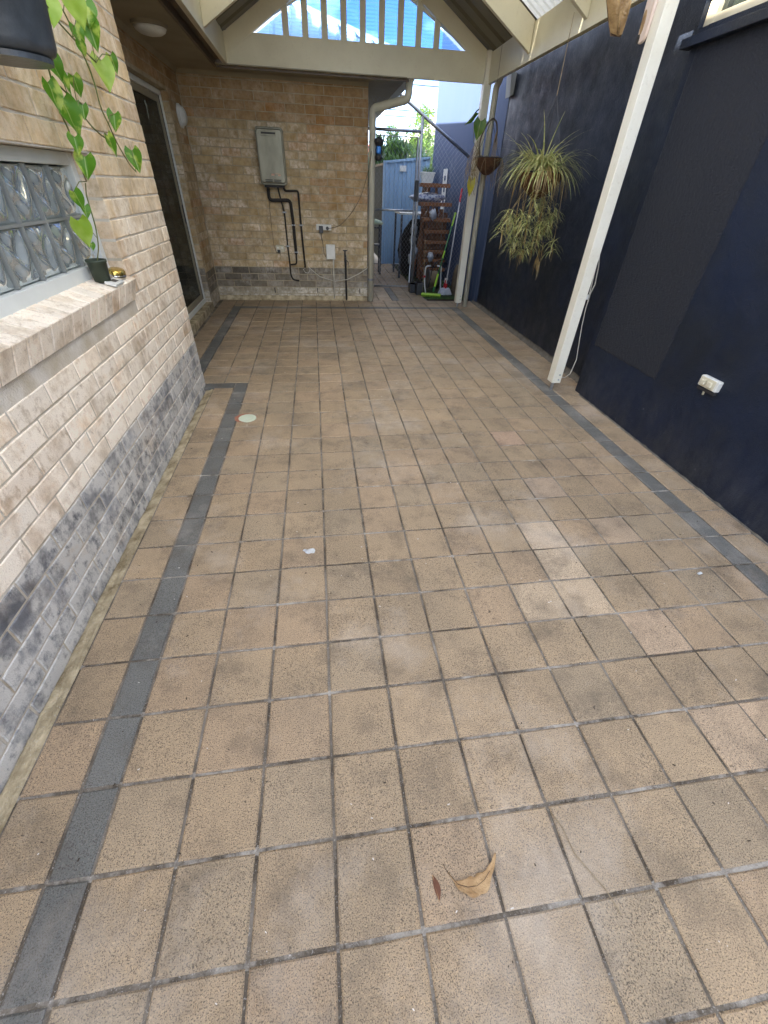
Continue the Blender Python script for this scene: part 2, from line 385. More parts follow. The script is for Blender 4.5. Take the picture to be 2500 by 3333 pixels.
    def mesh(s, name, mat, smooth=False):
        me = bpy.data.meshes.new(name); me.from_pydata([tuple(v) for v in s.v], [], s.f); me.validate(); me.update()
        if mat: me.materials.append(MATS[mat])
        if smooth:
            for p in me.polygons: p.use_smooth = True
        return me
    def build(s, name, mat, parent=None, smooth=False, bevel=0, label=None):
        o = bpy.data.objects.new(name, s.mesh(name, mat, smooth)); COL.objects.link(o)
        if parent is not None: attach(o, parent)
        if bevel:
            b = o.modifiers.new('bevel', 'BEVEL'); b.width = bevel; b.segments = 2; b.limit_method = 'ANGLE'
        if label: o['label'] = label
        return o
def attach(o, parent):
    o.parent = parent; o.matrix_parent_inverse = world(parent).inverted()
def world(o):
    m = o.matrix_basis.copy()
    return (world(o.parent) @ o.matrix_parent_inverse @ m) if o.parent else m
def tag(o, label=None, cat=None, group=None, kind=None):
    if label: o['label'] = label
    if cat: o['category'] = cat
    if group: o['group'] = group
    if kind: o['kind'] = kind
    return o
def thing(name, label, cat, loc=(0, 0, 0), group=None):
    o = bpy.data.objects.new(name, None); o.empty_display_size = .1; o.location = loc; COL.objects.link(o)
    return tag(o, label, cat, group)
def inst(name, me, parent, M4=None, color=None):
    o = bpy.data.objects.new(name, me); COL.objects.link(o)
    if M4 is not None: o.matrix_basis = M4
    if parent is not None: attach(o, parent)
    if color is not None: o.color = color
    return o
def arc(c, r, a0, a1, n, u, v):
    c, u, v = Vector(c), Vector(u), Vector(v)
    return [c+u*(r*math.cos(a0+(a1-a0)*i/n))+v*(r*math.sin(a0+(a1-a0)*i/n)) for i in range(n+1)]
def fillet(pts, r, n=4):                    # round the corners of a polyline
    pts = [Vector(p) for p in pts]; out = [pts[0]]
    for i in range(1, len(pts)-1):
        a, b, c = pts[i-1], pts[i], pts[i+1]; u = (a-b); v = (c-b)
        k = min(r, u.length*.45, v.length*.45); p0 = b+u.normalized()*k; p1 = b+v.normalized()*k
        for j in range(n+1):
            t = j/n; out.append(p0*(1-t)**2+b*2*t*(1-t)+p1*t*t)
    return out+[pts[-1]]
def sag(p, q, drop, n=12, side=(0, 0, 0)):
    p, q = Vector(p), Vector(q); return [p.lerp(q, i/n)-Vector((0, 0, drop*4*(i/n)*(1-i/n)))+Vector(side)*(4*(i/n)*(1-i/n)) for i in range(n+1)]

# ------------------------------------------------------------------ pavers and bricks
_cache = {}
def piece_mesh(w_, h, depth, bev, jit, var, mat):
    key = (round(w_, 3), round(h, 3), depth, var, mat)
    if key in _cache: return _cache[key]
    r = random.Random(hash(key[:2]+(var,)) & 0xffff); ring = []
    k = 3
    cs = [(-w_/2, -h/2), (w_/2, -h/2), (w_/2, h/2), (-w_/2, h/2)]
    for i in range(4):
        a, b = cs[i], cs[(i+1) % 4]
        for t in range(k): ring.append([a[0]+(b[0]-a[0])*t/k+r.uniform(-jit, jit), a[1]+(b[1]-a[1])*t/k+r.uniform(-jit, jit)])
    mb = MB(); n = len(ring)
    sx, sy = (w_/2-bev)/(w_/2), (h/2-bev)/(h/2)
    for (x, y) in ring: mb.v.append((x, y, -depth))
    for (x, y) in ring: mb.v.append((x, y, -bev*.8))
    for (x, y) in ring: mb.v.append((x*sx, y*sy, r.uniform(-bev*.12, bev*.12)))
    for i in range(n):
        j = (i+1) % n
        mb.f += [(i, j, n+j, n+i), (n+i, n+j, 2*n+j, 2*n+i)]
    mb.f.append(tuple(2*n+i for i in range(n)))
    me = mb.mesh('piece', mat); _cache[key] = me; return me
def lay(parent, name, rest_name, pieces, mat, matfar, depth, bev, jit, maxn=296):
    def pri(p):
        c = p[0].translation; q = px(c)
        if q is None or not (-.06 < q[0] < 1.06 and -.06 < q[1] < 1.06): return 0
        nrm = (p[0].to_3x3() @ Vector((0, 0, 1))); v = (CAM-c); fc = nrm.dot(v)/v.length
        return max(fc, 0)*p[1]*p[2]/v.length_squared
    pieces = sorted(pieces, key=pri, reverse=True)
    mb = MB(); cols = []
    for i, (mt, w_, h, col) in enumerate(pieces):
        if i < maxn and pri(pieces[i]) > 0:
            inst(name, piece_mesh(w_, h, depth, bev, jit, rnd.randrange(4), mat), parent, mt, col)
        else:
            me = piece_mesh(w_, h, depth, bev, jit, rnd.randrange(4), mat); b = len(mb.v)
            mb.v += [tuple(mt @ v.co) for v in me.vertices]; mb.f += [tuple(b+k for k in p.vertices) for p in me.polygons]
            cols += [col]*len(me.vertices)
    if mb.v:
        me = bpy.data.meshes.new(rest_name); me.from_pydata(mb.v, [], mb.f)
        at = me.color_attributes.new('tint', 'FLOAT_COLOR', 'POINT')
        at.data.foreach_set('color', [c for q in cols for c in q])
        me.materials.append(MATS[matfar]); me.update()
        o = bpy.data.objects.new(rest_name, me); COL.objects.link(o); attach(o, parent); o['kind'] = 'stuff'

# ground sheet, then the patio paving on its mortar bed
tag(MB().box(-300, 300, -300, 600, -.40, -.06).build('ground', 'concrete'), kind='structure')
bed = MB(); YC0 = 3.37
def bedfn(x0, x1, y0, y1, nu, nv):
    bed.grid(lambda u, v: (x0+(x1-x0)*u, y0+(y1-y0)*v, -.0055+.003*mnoise.noise(Vector(((x0+(x1-x0)*u)*9, (y0+(y1-y0)*v)*9, 0)))), nu, nv)
bedfn(-.281, 3.12, -2.4, YC0, 90, 150); bedfn(-.9, 3.12, YC0, 6.76, 100, 90); bedfn(1.40, 2.41, 6.76, 10.7, 20, 60)
paving = bed.build('patio_paving', 'grout'); tag(paving, kind='structure')
J = .0095
prow = []
def paver(x0, x1, y0, y1, band=False, tint=None):
    w_, h = x1-x0-J, y1-y0-J
    if w_ < .02 or h < .015: return
    if band: c = Vector((.158, .160, .150))*rnd.uniform(.88, 1.10)
    else:
        c = Vector((.395, .296, .190)); k = rnd.uniform(.91, 1.08); c = c*k
        t = rnd.random()
        if t < .16: c = c.lerp(Vector((.425, .307, .200)), .5)
        elif t < .30: c = c.lerp(Vector((.36, .285, .195)), .6)
    if tint: c = Vector(tint)
    m4 = Matrix.Translation(((x0+x1)/2+rnd.uniform(-.0004, .0004), (y0+y1)/2+rnd.uniform(-.0004, .0004), rnd.uniform(-.0012, .0012)))
    m4 = m4 @ Matrix.Rotation(rnd.gauss(0, .0014), 4, 'Z') @ Matrix.Rotation(rnd.gauss(0, .0035), 4, 'X') @ Matrix.Rotation(rnd.gauss(0, .0035), 4, 'Y')
    prow.append((m4, w_, h, (c.x, c.y, c.z, 1)))
PALE = {(8, 5): (.53, .41, .285), (8, 4): (.55, .43, .30), (7, 3): (.51, .395, .27), (8, 3): (.54, .42, .29), (9, 10): (.47, .33, .23), (9, 2): (.47, .35, .24), (10, 5): (.45, .34, .235), (10, 0): (.50, .37, .25), (9, 0): (.46, .345, .235), (9, 7): (.45, .34, .24)}
for k in range(-10, 32):
    y0, y1 = k*S, (k+1)*S
    spans = [(y0, y1, False)]
    if k == 29: spans = [(29*S, 29.45*S, False), (29.45*S, 30.0*S, True)]
    if k == 31: spans = [(31*S, 32.0*S, False)]
    for (a, b, bd) in spans:
        for c in range(0, 12):
            paver(c*S, (c+1)*S, a, b, bd, PALE.get((c, k)))
        if a >= 30*S-1e-6 and False: pass
        paver(12*S, 12.66*S, a, b, bd); paver(12.66*S, 13.21*S, a, b, k < 30)
        paver(13.21*S, (14.12 if y1 < 2.96 else 14.80)*S, a, b)
        if y1 <= 15.01*S+1e-6:
            paver(-.52*S, 0, a, b, True); paver(-1.33*S, -.52*S, a, b)
        elif k == 15:
            paver(-.52*S, 0, 15*S, 16.1*S, True); paver(-1.33*S, -.52*S, 15*S, 15.57*S); paver(-1.75*S, -.52*S, 15.57*S, 16.1*S, True)
        else:
            aa = max(a, 16.1*S)
            paver(-1*S, 0, aa, b, bd); paver(-2.08*S, -1*S, aa, b, bd)
            paver(-2.60*S, -2.08*S, aa, b, k < 30); paver(-3.62*S, -2.60*S, aa, b)
for k in range(32, 50):                                     # the side passage beyond the corner
    for (a, b, bd) in ((6.95, 7.7, 0), (7.7, 8.7, 0), (8.7, 9.25, 1), (9.25, 10.25, 0), (10.25, 11.35, 0)):
        paver(a*S, b*S, k*S, (k+1)*S, bool(bd) and k < 37)
lay(paving, 'paver', 'farther_pavers', prow, 'paver', 'paver_far', .02, .0042, .0011)

BL, BH, BJ = .240, .0865, .009
def wall_bricks(parent, o, u, nrm, length, z0, courses, tintfn, openings=(), bl=BL):
    o, u, nrm = Vector(o), Vector(u), Vector(nrm); out = []
    rot = Matrix((u, Vector((0, 0, 1)), nrm)).transposed()
    for c in range(courses):
        za, zb = z0+c*BH, z0+(c+1)*BH
        st = -(bl/2 if c % 2 else 0); a = st
        while a < length:
            b = a+bl; segs = [(max(a, 0), min(b, length))]
            for (u0, u1, w0, w1) in openings:
                if zb-.02 > w0 and za+.02 < w1:
                    ns = []
                    for (p, q) in segs:
                        if q <= u0 or p >= u1: ns.append((p, q))
                        else:
                            if p < u0: ns.append((p, u0))
                            if q > u1: ns.append((u1, q))
                    segs = ns
            for (p, q) in segs:
                if q-p > .03:
                    pos = o+u*((p+q)/2)+Vector((0, 0, (za+zb)/2))+nrm*rnd.uniform(-.0032, -.0010)
                    m4 = Matrix.Translation(pos) @ rot.to_4x4() @ Matrix.Rotation(rnd.gauss(0, .003), 4, 'Z') @ Matrix.Rotation(rnd.gauss(0, .004), 4, 'Y')
                    out.append((m4, q-p-BJ, zb-za-BJ, tintfn(pos)))
            a = b
    lay(parent, 'brick', 'farther_bricks', out, 'brick', 'brick_far', .03, .0030, .0014)

XN, YC = -.361, 3.364                      # face of the near wall, its far corner
nw = MB(); nw.box(-.62, XN-.006, -3.0, .985, -.05, 2.5).box(-.62, XN-.006, 2.41, YC-.006, -.05, 2.5)
nw.box(-.62, XN-.006, .985, 2.41, -.05, .985).box(-.62, XN-.006, .985, 2.41, 1.495, 2.5)
nwall = nw.build('brick_wall', 'mortar')
tag(nwall, 'pale whitewashed brick wall with grey base courses around the glass block window', 'brick wall')
def near_tint(p):
    k = rnd.uniform(.85, 1.15)
    if p.z < .37:
        c = Vector((.17, .18, .205))*rnd.uniform(.7, 1.4); a = rnd.uniform(.8, 1.0)
    else:
        up = min(1, max(0, (p.z-.5)/1.0)); c = Vector((.72, .62, .51)).lerp(Vector((.64, .485, .28)), up)*k
        a = (1.0-.55*up)*rnd.uniform(.8, 1.2)+(.15 if p.y < 1.6 else 0)
        if rnd.random() < .10: c = c.lerp(Vector((.50, .33, .18)), rnd.uniform(.2, .55)); a *= .75
    return (c.x, c.y, c.z, max(0, min(1, a)))
wall_bricks(nwall, (XN, -1.44, 0), (0, 1, 0), (1, 0, 0), 1.44+YC, .0265-BH, 29, near_tint, [(.985+1.44, 2.41+1.44, .86, 1.497)])
# reveal of the window: bricks seen end-on
rv = []
for c in range(6):
    za = .976+c*BH
    for (yy, nx) in ((2.41, -1), (.985, 1)):
        rot = Matrix((Vector((1, 0, 0)), Vector((0, 0, 1)), Vector((0, nx, 0)))).transposed().to_4x4()
        t = near_tint(Vector((0, 2, 1.2))); rv.append((Matrix.Translation((XN-.048, yy+.001*nx, za+BH/2)) @ rot, .088, BH-BJ, t))
lay(nwall, 'brick', 'farther_bricks', rv, 'brick', 'brick_far', .03, .003, .001)
# brick-on-edge sill, sloping out
sill = []
ux = Vector((0, 1, 0)); sl = R(17)
dv = Vector((math.cos(sl), 0, -math.sin(sl))); nn = Vector((math.sin(sl), 0, math.cos(sl)))
y = .94
while y < 2.36:
    for (nrm, dirv, cen, hh) in ((nn, dv, Vector((-.395, y+.043, .998)), .150), (dv, -nn, Vector((-.395, y+.043, .998))+dv*.075-nn*.055, .108)):
        rot = Matrix((ux, nrm.cross(ux), nrm)).transposed().to_4x4()
        t = near_tint(Vector((0, y, .75))); t = (t[0], t[1], t[2], min(1, t[3]+.25))
        sill.append((Matrix.Translation(cen) @ rot, .0865-BJ*.8, hh, t))
    y += .0865
lay(nwall, 'sill_brick', 'farther_sill_bricks', sill, 'brick', 'brick_far', .02, .003, .001)
sm = MB(); c0 = Vector((-.395, 0, .998))-nn*.004
pf = [c0-dv*.10, c0+dv*.071, c0+dv*.071-nn*.103, c0-dv*.10-nn*.103]
sm.prism([(p.x, p.z) for p in pf], 'y', .945, 2.372); sm.build('sill_mortar', 'mortar', nwall)
# rough footing strip between wall and paving
ft = MB()
def ftf(u, v):
    y = -1.4+(YC+1.42)*v; nz = mnoise.noise(Vector((u*3, y*14, 1)))+.5*mnoise.noise(Vector((u*7, y*45, 6)))
    edge = .004*mnoise.noise(Vector((0, y*17, 9)))
    h = -.048 if u < .10 else -.034+.026*u+.006*nz if u < .93 else -.022
    return (XN-.004+(.083+edge)*u, y, h)
ft.grid(ftf, 16, 420)
ft.build('footing', 'footing', nwall, smooth=True)

XD, YE = -.80, 6.741                       # door wall, end wall
ew = MB().box(XD-.1, 1.424, YE+.006, YE+.25, -.05, 2.41).box(1.18, 1.424, YE+.25, 14.2, -.05, 2.41)  # side wall and roofs lengthened out of view to keep sun off the fence
ewall = ew.build('brick_wall', 'mortar_far'); tag(ewall, 'tan stained brick end wall carrying the water heater', 'brick wall')
def far_tint(p):
    k = rnd.uniform(.88, 1.12)
    if p.z < .43:
        c = Vector((.16, .138, .105))*rnd.uniform(.6, 1.5); a = rnd.uniform(.05, .3)
        if p.z < .18: c = c.lerp(Vector((.33, .29, .21)), .6); a = .5
    else:
        c = Vector((.40, .295, .15))*k; a = rnd.uniform(.12, .50)
        if p.x > .75 and p.z > 1.1: c = c.lerp(Vector((.36, .20, .075)), rnd.uniform(.1, .7)); a *= .7
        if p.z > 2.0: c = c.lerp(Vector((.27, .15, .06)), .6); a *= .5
        if rnd.random() < .10: c = c.lerp(Vector((.38, .20, .07)), .6)
    return (c.x, c.y, c.z, a)
wall_bricks(ewall, (XD, YE, 0), (1, 0, 0), (0, -1, 0), 1.43-XD, .0, 28, far_tint)
for xx in (.02, .66, 1.31):                # weep holes
    MB().box(xx-.006, xx+.006, YE-.004, YE+.003, .095, .165).build('weep_hole', 'black_rubber', ewall)
MB().grid(lambda u, v: (XD+2.22*u, YE-.045*v-.002-.01*v*mnoise.noise(Vector((u*40, 0, 0))), .06*(1-v)**1.6+.012*mnoise.noise(Vector((u*60, v*5, 2)))*(1-v)), 90, 4).build('mortar_skirt', 'footing', ewall, smooth=True)

dw = MB().box(XD-.25, XD-.006, YC-.3, 4.0, -.05, 2.41).box(XD-.25, XD-.006, 6.135, YE+.0, -.05, 2.41).box(XD-.25, XD-.006, 4.0, 6.135, 2.135, 2.41)
dw.box(XD-.25, XN-.02, YC-.25, YC-.008, -.05, 2.41)
dwall = dw.build('brick_wall', 'mortar_far'); tag(dwall, 'narrow brown brick wall framing the sliding door', 'brick wall')
wall_bricks(dwall, (XD, YC, 0), (0, 1, 0), (1, 0, 0), YE-.0-YC, .0, 28, far_tint, [(4.0-YC, 6.135-YC, .0, 2.135)])
rv = []
for c in range(24):
    rot = Matrix((Vector((-1, 0, 0)), Vector((0, 0, 1)), Vector((0, -1, 0)))).transposed().to_4x4()
    t = far_tint(Vector((0, 0, c*BH+.04))); rv.append((Matrix.Translation((XD-.045, 6.134, c*BH+BH/2+.06)) @ rot, .082, BH-BJ, t))
lay(dwall, 'brick', 'farther_bricks', rv, 'brick', 'brick_far', .03, .003, .001)
MB().box(XD-.22, XD+.012, 3.9, 6.16, -.05, .085).build('door_step', 'footing', dwall, bevel=.008)
# house volume behind the walls (dark rooms) so daylight does not leak
rooms = MB().box(-6, -5.8, -3, 14.2, -.05, 2.5).box(-5.8, -.62, -3.1, -3.0, -.05, 2.5).box(-5.8, 1.18, 14.0, 14.2, -.05, 2.5)
rooms.box(-5.8, -.62, -3.0, 10.3, 2.45, 2.47).box(-.62, 1.18, YE+.26, 14.0, 2.45, 2.47)
tag(rooms.build('house_shell', 'room_dark'), 'plain rear rooms of the brick house', 'house')

# ------------------------------------------------------------------ right-hand navy wall
rw = MB().box(2.975, 3.6, -.2, 2.95, -.05, 2.20).box(2.975, 3.6, -.2, 1.2, 2.20, 3.6).box(3.05, 3.2, -6, -.2, -.05, 1.75).box(2.975, 3.6, 3.04, 3.045, 2.2, 3.6)
rw.box(2.975, 3.6, 1.2, 3.04, 3.3, 3.6).box(3.13, 3.6, 3.05, 6.0, -.05, 3.6).box(3.13, 3.6, 6.0, 10.35, -.05, 4.6).box(2.98, 3.6, 2.95, 3.04, -.05, 2.20)
rwall = rw.build('rendered_wall', 'navy'); tag(rwall, 'tall dark navy rendered boundary wall on the right', 'wall')
MB().grid(lambda u, v: (2.971-.003*mnoise.noise(Vector((u*40, v*80, 0)))+(.006 if u in (0, 1) or v == 0 else 0), 2.182+.80*u+.010*mnoise.noise(Vector((v*22, u*2, 5))), .42+1.70*v+.012*mnoise.noise(Vector((u*14, 3, v*2)))*(1-v)), 60, 120).build('roughcast_panel', 'navy_rough', rwall, smooth=True)
MB().grid(lambda u, v: (3.126, 6.45+3.89*u, 4.58*v), 30, 20).build('weathered_render', 'navy_weathered', rwall)
# crumbling base of the thinner wall
MB().grid(lambda u, v: (3.128-.022*(1-v)**2-.006*mnoise.noise(Vector((u*30, v*3, 4))), 2.96+3.7*u, .05*v), 70, 5).build('rough_base', 'concrete_dark', rwall, smooth=True)

win = thing('window', 'pale framed window high in the navy wall above a dark sill', 'window', (2.98, 2.1, 2.2))
MB().box(2.93, 3.0, 1.1, 3.085, 2.121, 2.165).build('sill', 'navy', win, bevel=.004)
fr = MB().box(3.0, 3.06, 2.96, 3.035, 2.205, 3.29).box(3.0, 3.06, 1.21, 1.28, 2.205, 3.29).box(3.0, 3.06, 1.28, 2.96, 2.205, 2.245).box(3.0, 3.06, 1.28, 2.96, 3.24, 3.29).box(3.002, 3.055, 2.56, 2.60, 2.245, 3.24)
fr.build('frame', 'cream_old', win, bevel=.004)
MB().box(3.03, 3.036, 1.28, 2.96, 2.245, 3.24).build('pane', 'window_glass', win)
cu = MB(); cu.grid(lambda u, v: (3.10+.018*math.sin(u*70), 1.25+1.75*u, 2.2+1.05*v), 120, 2); cu.build('curtain', 'curtain', win, smooth=True)

# ------------------------------------------------------------------ eaves and house roof
ev = thing('house_eaves', 'dull cream eaves lining with trim above the sliding door and end wall', 'eaves', (-.5, 5, 2.38))
MB().box(XD-.2, -.315, YC-.02, YE-.002, 2.386, 2.396).build('soffit_panel', 'soffit', ev)
MB().box(-.318, 1.83, 6.34, YE+.05, 2.388, 2.398).box(1.424, 1.83, YE+.05, 14.3, 2.388, 2.398).build('soffit_panel', 'soffit', ev)
MB().prism([(XD-.0, 2.386), (XD+.03, 2.386), (XD-.0, 2.35)], 'y', YC, YE-.03).build('corner_trim', 'soffit', ev)
MB().prism([(YE-.001, 2.386), (YE-.032, 2.386), (YE-.001, 2.352)], 'x', XD, 1.424).build('corner_trim', 'soffit', ev)
MB().box(-.345, -.318, YC-.02, 6.34, 2.372, 2.386).build('edge_bead', 'soffit', ev, bevel=.004)
MB().box(-.312, -.29, -3, 6.40, 2.37, 2.52).box(-.29, 1.86, 6.40, 6.415, 2.37, 2.50).build('fascia', 'brown_fascia', ev)
gt = MB()
gt.prism([(-.285, 2.42), (-.225, 2.42), (-.222, 2.51), (-.229, 2.51), (-.232, 2.428), (-.279, 2.428), (-.285, 2.51)], 'y', -3, 6.35); gt.build('gutter', 'brown_fascia', ev)
gt = MB(); gt.prism([(1.83, 2.385), (1.93, 2.385), (1.94, 2.47), (1.93, 2.47), (1.922, 2.394), (1.838, 2.394), (1.83, 2.48)], 'y', 6.42, 14.3); gt.build('gutter', 'cream_pipe', ev)
MB().box(XD-.25, XN-.01, -3, YC-.02, 2.40, 2.41).build('soffit_panel', 'soffit', ev)

hr = thing('house_roof', 'white ribbed steel hip roof of the house behind the gable', 'roof', (.5, 7, 2.5))
rp = math.tan(R(25))
MB().grid(lambda u, v: (lambda x, y: (x, y, 2.50+rp*(y-6.36)))(-6+(1.93+6-(3.4*v))*u+0, 6.43+3.4*v), 1, 1).build('roof_sheet', 'roof_white', hr)
MB().grid(lambda u, v: (lambda y: (1.93-3.4*v, y, 2.50+rp*3.4*v))(6.43+3.4*v+(8.3-3.4*v*1.0)*u), 1, 1).build('roof_sheet', 'roof_white', hr)
x = -1.2
while x < 1.85:
    y1 = min(6.43+3.4, 6.43+(1.93-x))
    mb = MB(); a = Vector((x, 6.43, 2.50+rp*(.07))); b = Vector((x, y1, 2.50+rp*(y1-6.36)))
    for q in (a, b): mb.v += [(q.x-.03, q.y, q.z-.002), (q.x-.014, q.y, q.z+.036), (q.x+.014, q.y, q.z+.036), (q.x+.03, q.y, q.z-.002)]
    mb.f += [(0, 1, 5, 4), (1, 2, 6, 5), (2, 3, 7, 6), (3, 2, 1, 0), (4, 5, 6, 7)]
    mb.build('rib', 'roof_white', hr); x += .19
MB().tube([(1.93, 6.43, 2.53), (1.93-3.4, 9.83, 2.53+rp*3.4)], .05, 8).build('hip_cap', 'roof_white', hr)
MB().grid(lambda u, v: (-.29-4.0*v, 4.6+10*u, 2.52+2.31*v), 1, 1).build('roof_sheet', 'roof_white', hr)
MB().grid(lambda u, v: (-.29-4.4*v, -3+7.6*u, 2.52+2.66*v), 1, 1).build('roof_sheet', 'roof_white', hr)  # unseen near-wing roof raised, with gable and back slope below, to block sun
MB().prism([(-.35, 2.54), (-8.2, 2.54), (-4.69, 5.16)], 'y', 4.55, 4.6).build('gable_wall', 'house_white', hr)
MB().grid(lambda u, v: (-4.69-4.4*v, -3+7.6*u, 5.18-2.66*v), 1, 1).build('roof_sheet', 'roof_white', hr)
MB().grid(lambda u, v: (-4.29-4.0*v, 4.6+10*u, 4.83-2.31*v), 1, 1).build('roof_sheet', 'roof_white', hr)
MB().prism([(-.35, 2.40), (-8.2, 2.40), (-4.29, 4.78)], 'y', -2.98, -2.9).build('gable_wall', 'house_white', hr)

# ------------------------------------------------------------------ gabled pergola
pg = thing('gable_pergola', 'cream timber pergola with gabled roof, slatted gable end and posts', 'pergola', (1.32, 4.2, 0))
XC, TP = 1.3225, math.tan(R(30))
def zl(x): return 3.324-abs(x-XC)*TP       # underside of the gable rafters
YF = 2.9                                   # open front end of the roof
MB().box(-.165, 2.738, 6.36, 6.405, 2.395, 2.640).build('beam', 'cream', pg, bevel=.003)
MB().box(-.212, -.165, YF, 6.405, 2.395, 2.640).build('beam', 'cream', pg, bevel=.003)
MB().box(2.782, 2.829, YF, 6.295, 2.385, 2.640).build('beam', 'cream', pg, bevel=.003)
p1 = MB().box(2.738, 2.828, 6.298, 6.388, .06, 2.655).build('post', 'post_paint', pg, bevel=.003)
p2 = MB().box(2.722, 2.804, 3.034, 3.126, .075, 2.655).build('post', 'post_paint', pg, bevel=.003)
for (pp, cx, cy) in ((p1, 2.783, 6.343), (p2, 2.757, 3.078)):
    MB().box(cx-.009, cx+.009, cy-.012, cy+.012, -.01, .08).build('foot_bracket', 'galv', pp)
    for zz in (.105, .15):
        MB().tube([(cx+.02, cy-.051, zz), (cx+.02, cy-.044, zz)], .007, 6).build('bolt', 'galv', pp)
for sgn in (-1, 1):                        # gable rafters, trim behind slats, common rafters
    e = XC+sgn*1.452
    def line(dz): return [(XC, zl(XC)+dz), (e, zl(e)+dz)]
    (a, b), (c, d) = line(0), line(.160)
    MB().prism([(XC, zl(XC)), (e, zl(e)), (e, zl(e)+.160), (XC, zl(XC)+.160)], 'y', 6.358, 6.404).build('gable_rafter', 'cream', pg, bevel=.002)
    ei = XC+sgn*1.30
    MB().prism([(XC, zl(XC)-.095), (ei-sgn*.02, max(zl(ei)-.095, 2.6405)), (ei+sgn*.14, 2.6405), (XC, zl(XC)-.005)], 'y', 6.44, 6.475).build('gable_trim', 'cream_old', pg)
    for i, yy in enumerate((5.16, 4.11, 3.06)):
        e2 = XC+sgn*(1.455 if sgn > 0 else 1.485)
        MB().prism([(XC+sgn*.02, zl(XC+sgn*.02)-.045), (e2, zl(e2)-.045), (e2, zl(e2)+.160), (XC+sgn*.02, zl(XC+sgn*.02)+.160)], 'y', yy-.0225, yy+.0225).build('rafter', 'cream', pg, bevel=.002)
    ys = [6.355, 5.1835, 5.1365, 4.1335, 4.0865, 3.0835]
    for i in range(0, 6, 2):
        eb = XC+sgn*1.50; MB().box(min(eb, eb+sgn*.02), max(eb, eb+sgn*.02), ys[i+1], ys[i], 2.642 if sgn > 0 else 2.642, zl(eb)+.162).build('blocking', 'cream_old', pg)
MB().box(XC-.0195, XC+.0195, YF+.02, 6.356, 3.28, 3.49).build('ridge_board', 'cream', pg, bevel=.002)
for i in range(9):
    xx = .493+.2066*i
    MB().prism([(xx-.033, 2.6405), (xx+.033, 2.6405), (xx+.033, zl(xx+.033)-.002), (xx-.033, zl(xx-.033)-.002)] if abs(xx-XC) > .033 else [(xx-.033, 2.6405), (xx+.033, 2.6405), (xx+.033, zl(xx+.033)-.002), (XC, zl(XC)-.003), (xx-.033, zl(xx-.033)-.002)], 'y', 6.366, 6.386).build('gable_slat', 'cream', pg, bevel=.002)
gs = MB(); nz = 48
for i in range(nz+1):
    z = 2.645+.66*i/nz
    for sx in (-1, 1):
        gs.v.append((XC+sx*max(0, (3.324-z)/TP), 6.492+.004*(1 if i % 2 else -1), z))
for i in range(nz): gs.f.append((2*i, 2*i+1, 2*i+3, 2*i+2))
gs.build('gable_sheet', 'poly_clear', pg)
def roofz(x): return zl(x)+.164
for sgn in (-1, 1):
    sheets = [(6.45, 5.14, 'roof_olive'), (5.135, 4.66, 'poly_opal'), (4.655, 3.74, 'roof_olive'), (3.735, YF, 'poly_opal')]
    if sgn < 0: sheets[1:2] = [(5.135, 4.86, 'poly_opal'), (4.855, 4.66, 'roof_olive')]
    for (ya, yb, mt) in sheets:
        n = 40; mb = MB(); xo = XC+sgn*1.56
        for i in range(n+1):
            yy = yb+(ya-yb)*i/n; rib = .0 if (i % 8) > 1 else .022
            mb.v += [(XC, yy, roofz(XC)+.004+rib), (xo, yy, roofz(xo)+.004+rib)]
        for i in range(n): mb.f.append((2*i, 2*i+1, 2*i+3, 2*i+2))
        o = mb.build('skylight_sheet' if mt == 'poly_opal' else 'roof_sheet', mt, pg)
        if mt == 'roof_olive':
            s_ = o.modifiers.new('solid', 'SOLIDIFY'); s_.thickness = .004; s_.offset = 1
MB().box(2.895, 2.99, YF, 6.47, 2.515, 2.60).build('gutter', 'cream_pipe', pg, bevel=.008)

# ------------------------------------------------------------------ glass block window
gw = thing('glass_block_window', 'white framed window of wavy glass blocks in the left brick wall', 'window', (-.44, 1.7, 1.0))
f = MB().box(-.50, -.438, .987, 1.03, .992, 1.493).box(-.50, -.438, 2.357, 2.407, .992, 1.493).box(-.50, -.4385, 1.03, 2.357, .992, 1.064).box(-.50, -.4385, 1.03, 2.357, 1.446, 1.493)
f.build('frame', 'white_paint', gw, bevel=.003)
gm = MB()
for i in range(1, 7): gm.box(-.495, -.4515, 2.357-.19*i-.005, 2.357-.19*i+.005, 1.066, 1.444)
for i in range(7): gm.box(-.495, -.4520, 2.357-.19*(i+1)+.0052, 2.357-.19*i-.0052, 1.250, 1.260)
gm.build('grout_line', 'grey_fence', gw)
def block_mesh(var):
    mb = MB(); n = 22
    def face(sx):
        def fn(u, v):
            e = min(1, min(u, 1-u, v, 1-v)*7); a = u*6.283*1.1+var; 
            w1 = math.sin(8.5*(v-1.25*abs(u-.5-.07*math.sin(6*v+var)))+var*2); w2 = math.sin((u-v*1.3)*9+var)
            return (sx*(.034+e*(.006+.0070*w1+.0018*w2)), -.0895+.179*u, -.0895+.179*v)
        return fn
    mb.grid(face(1), n, n); k = len(mb.v); mb.grid(face(-1), n, n)
    mb.f = mb.f[:n*n]+[tuple(reversed(q)) for q in mb.f[n*n:]]
    ring = [i for i in range(n+1)]+[j*(n+1)+n for j in range(1, n+1)]+[n*(n+1)+i for i in range(n-1, -1, -1)]+[j*(n+1) for j in range(n-1, 0, -1)]
    for i in range(len(ring)):
        a, b = ring[i], ring[(i+1) % len(ring)]; mb.f.append((b, a, k+a, k+b))
    return mb.mesh('glass_block', 'glass_block', True)
bms = [block_mesh(v) for v in (0., .6, 1.1)]
for i in range(7):
    for j in range(2):
        inst('glass_block', bms[(i+j) % 3], gw, Matrix.Translation((-.500, 2.357-.19*i-.095, 1.160+.19*j)))
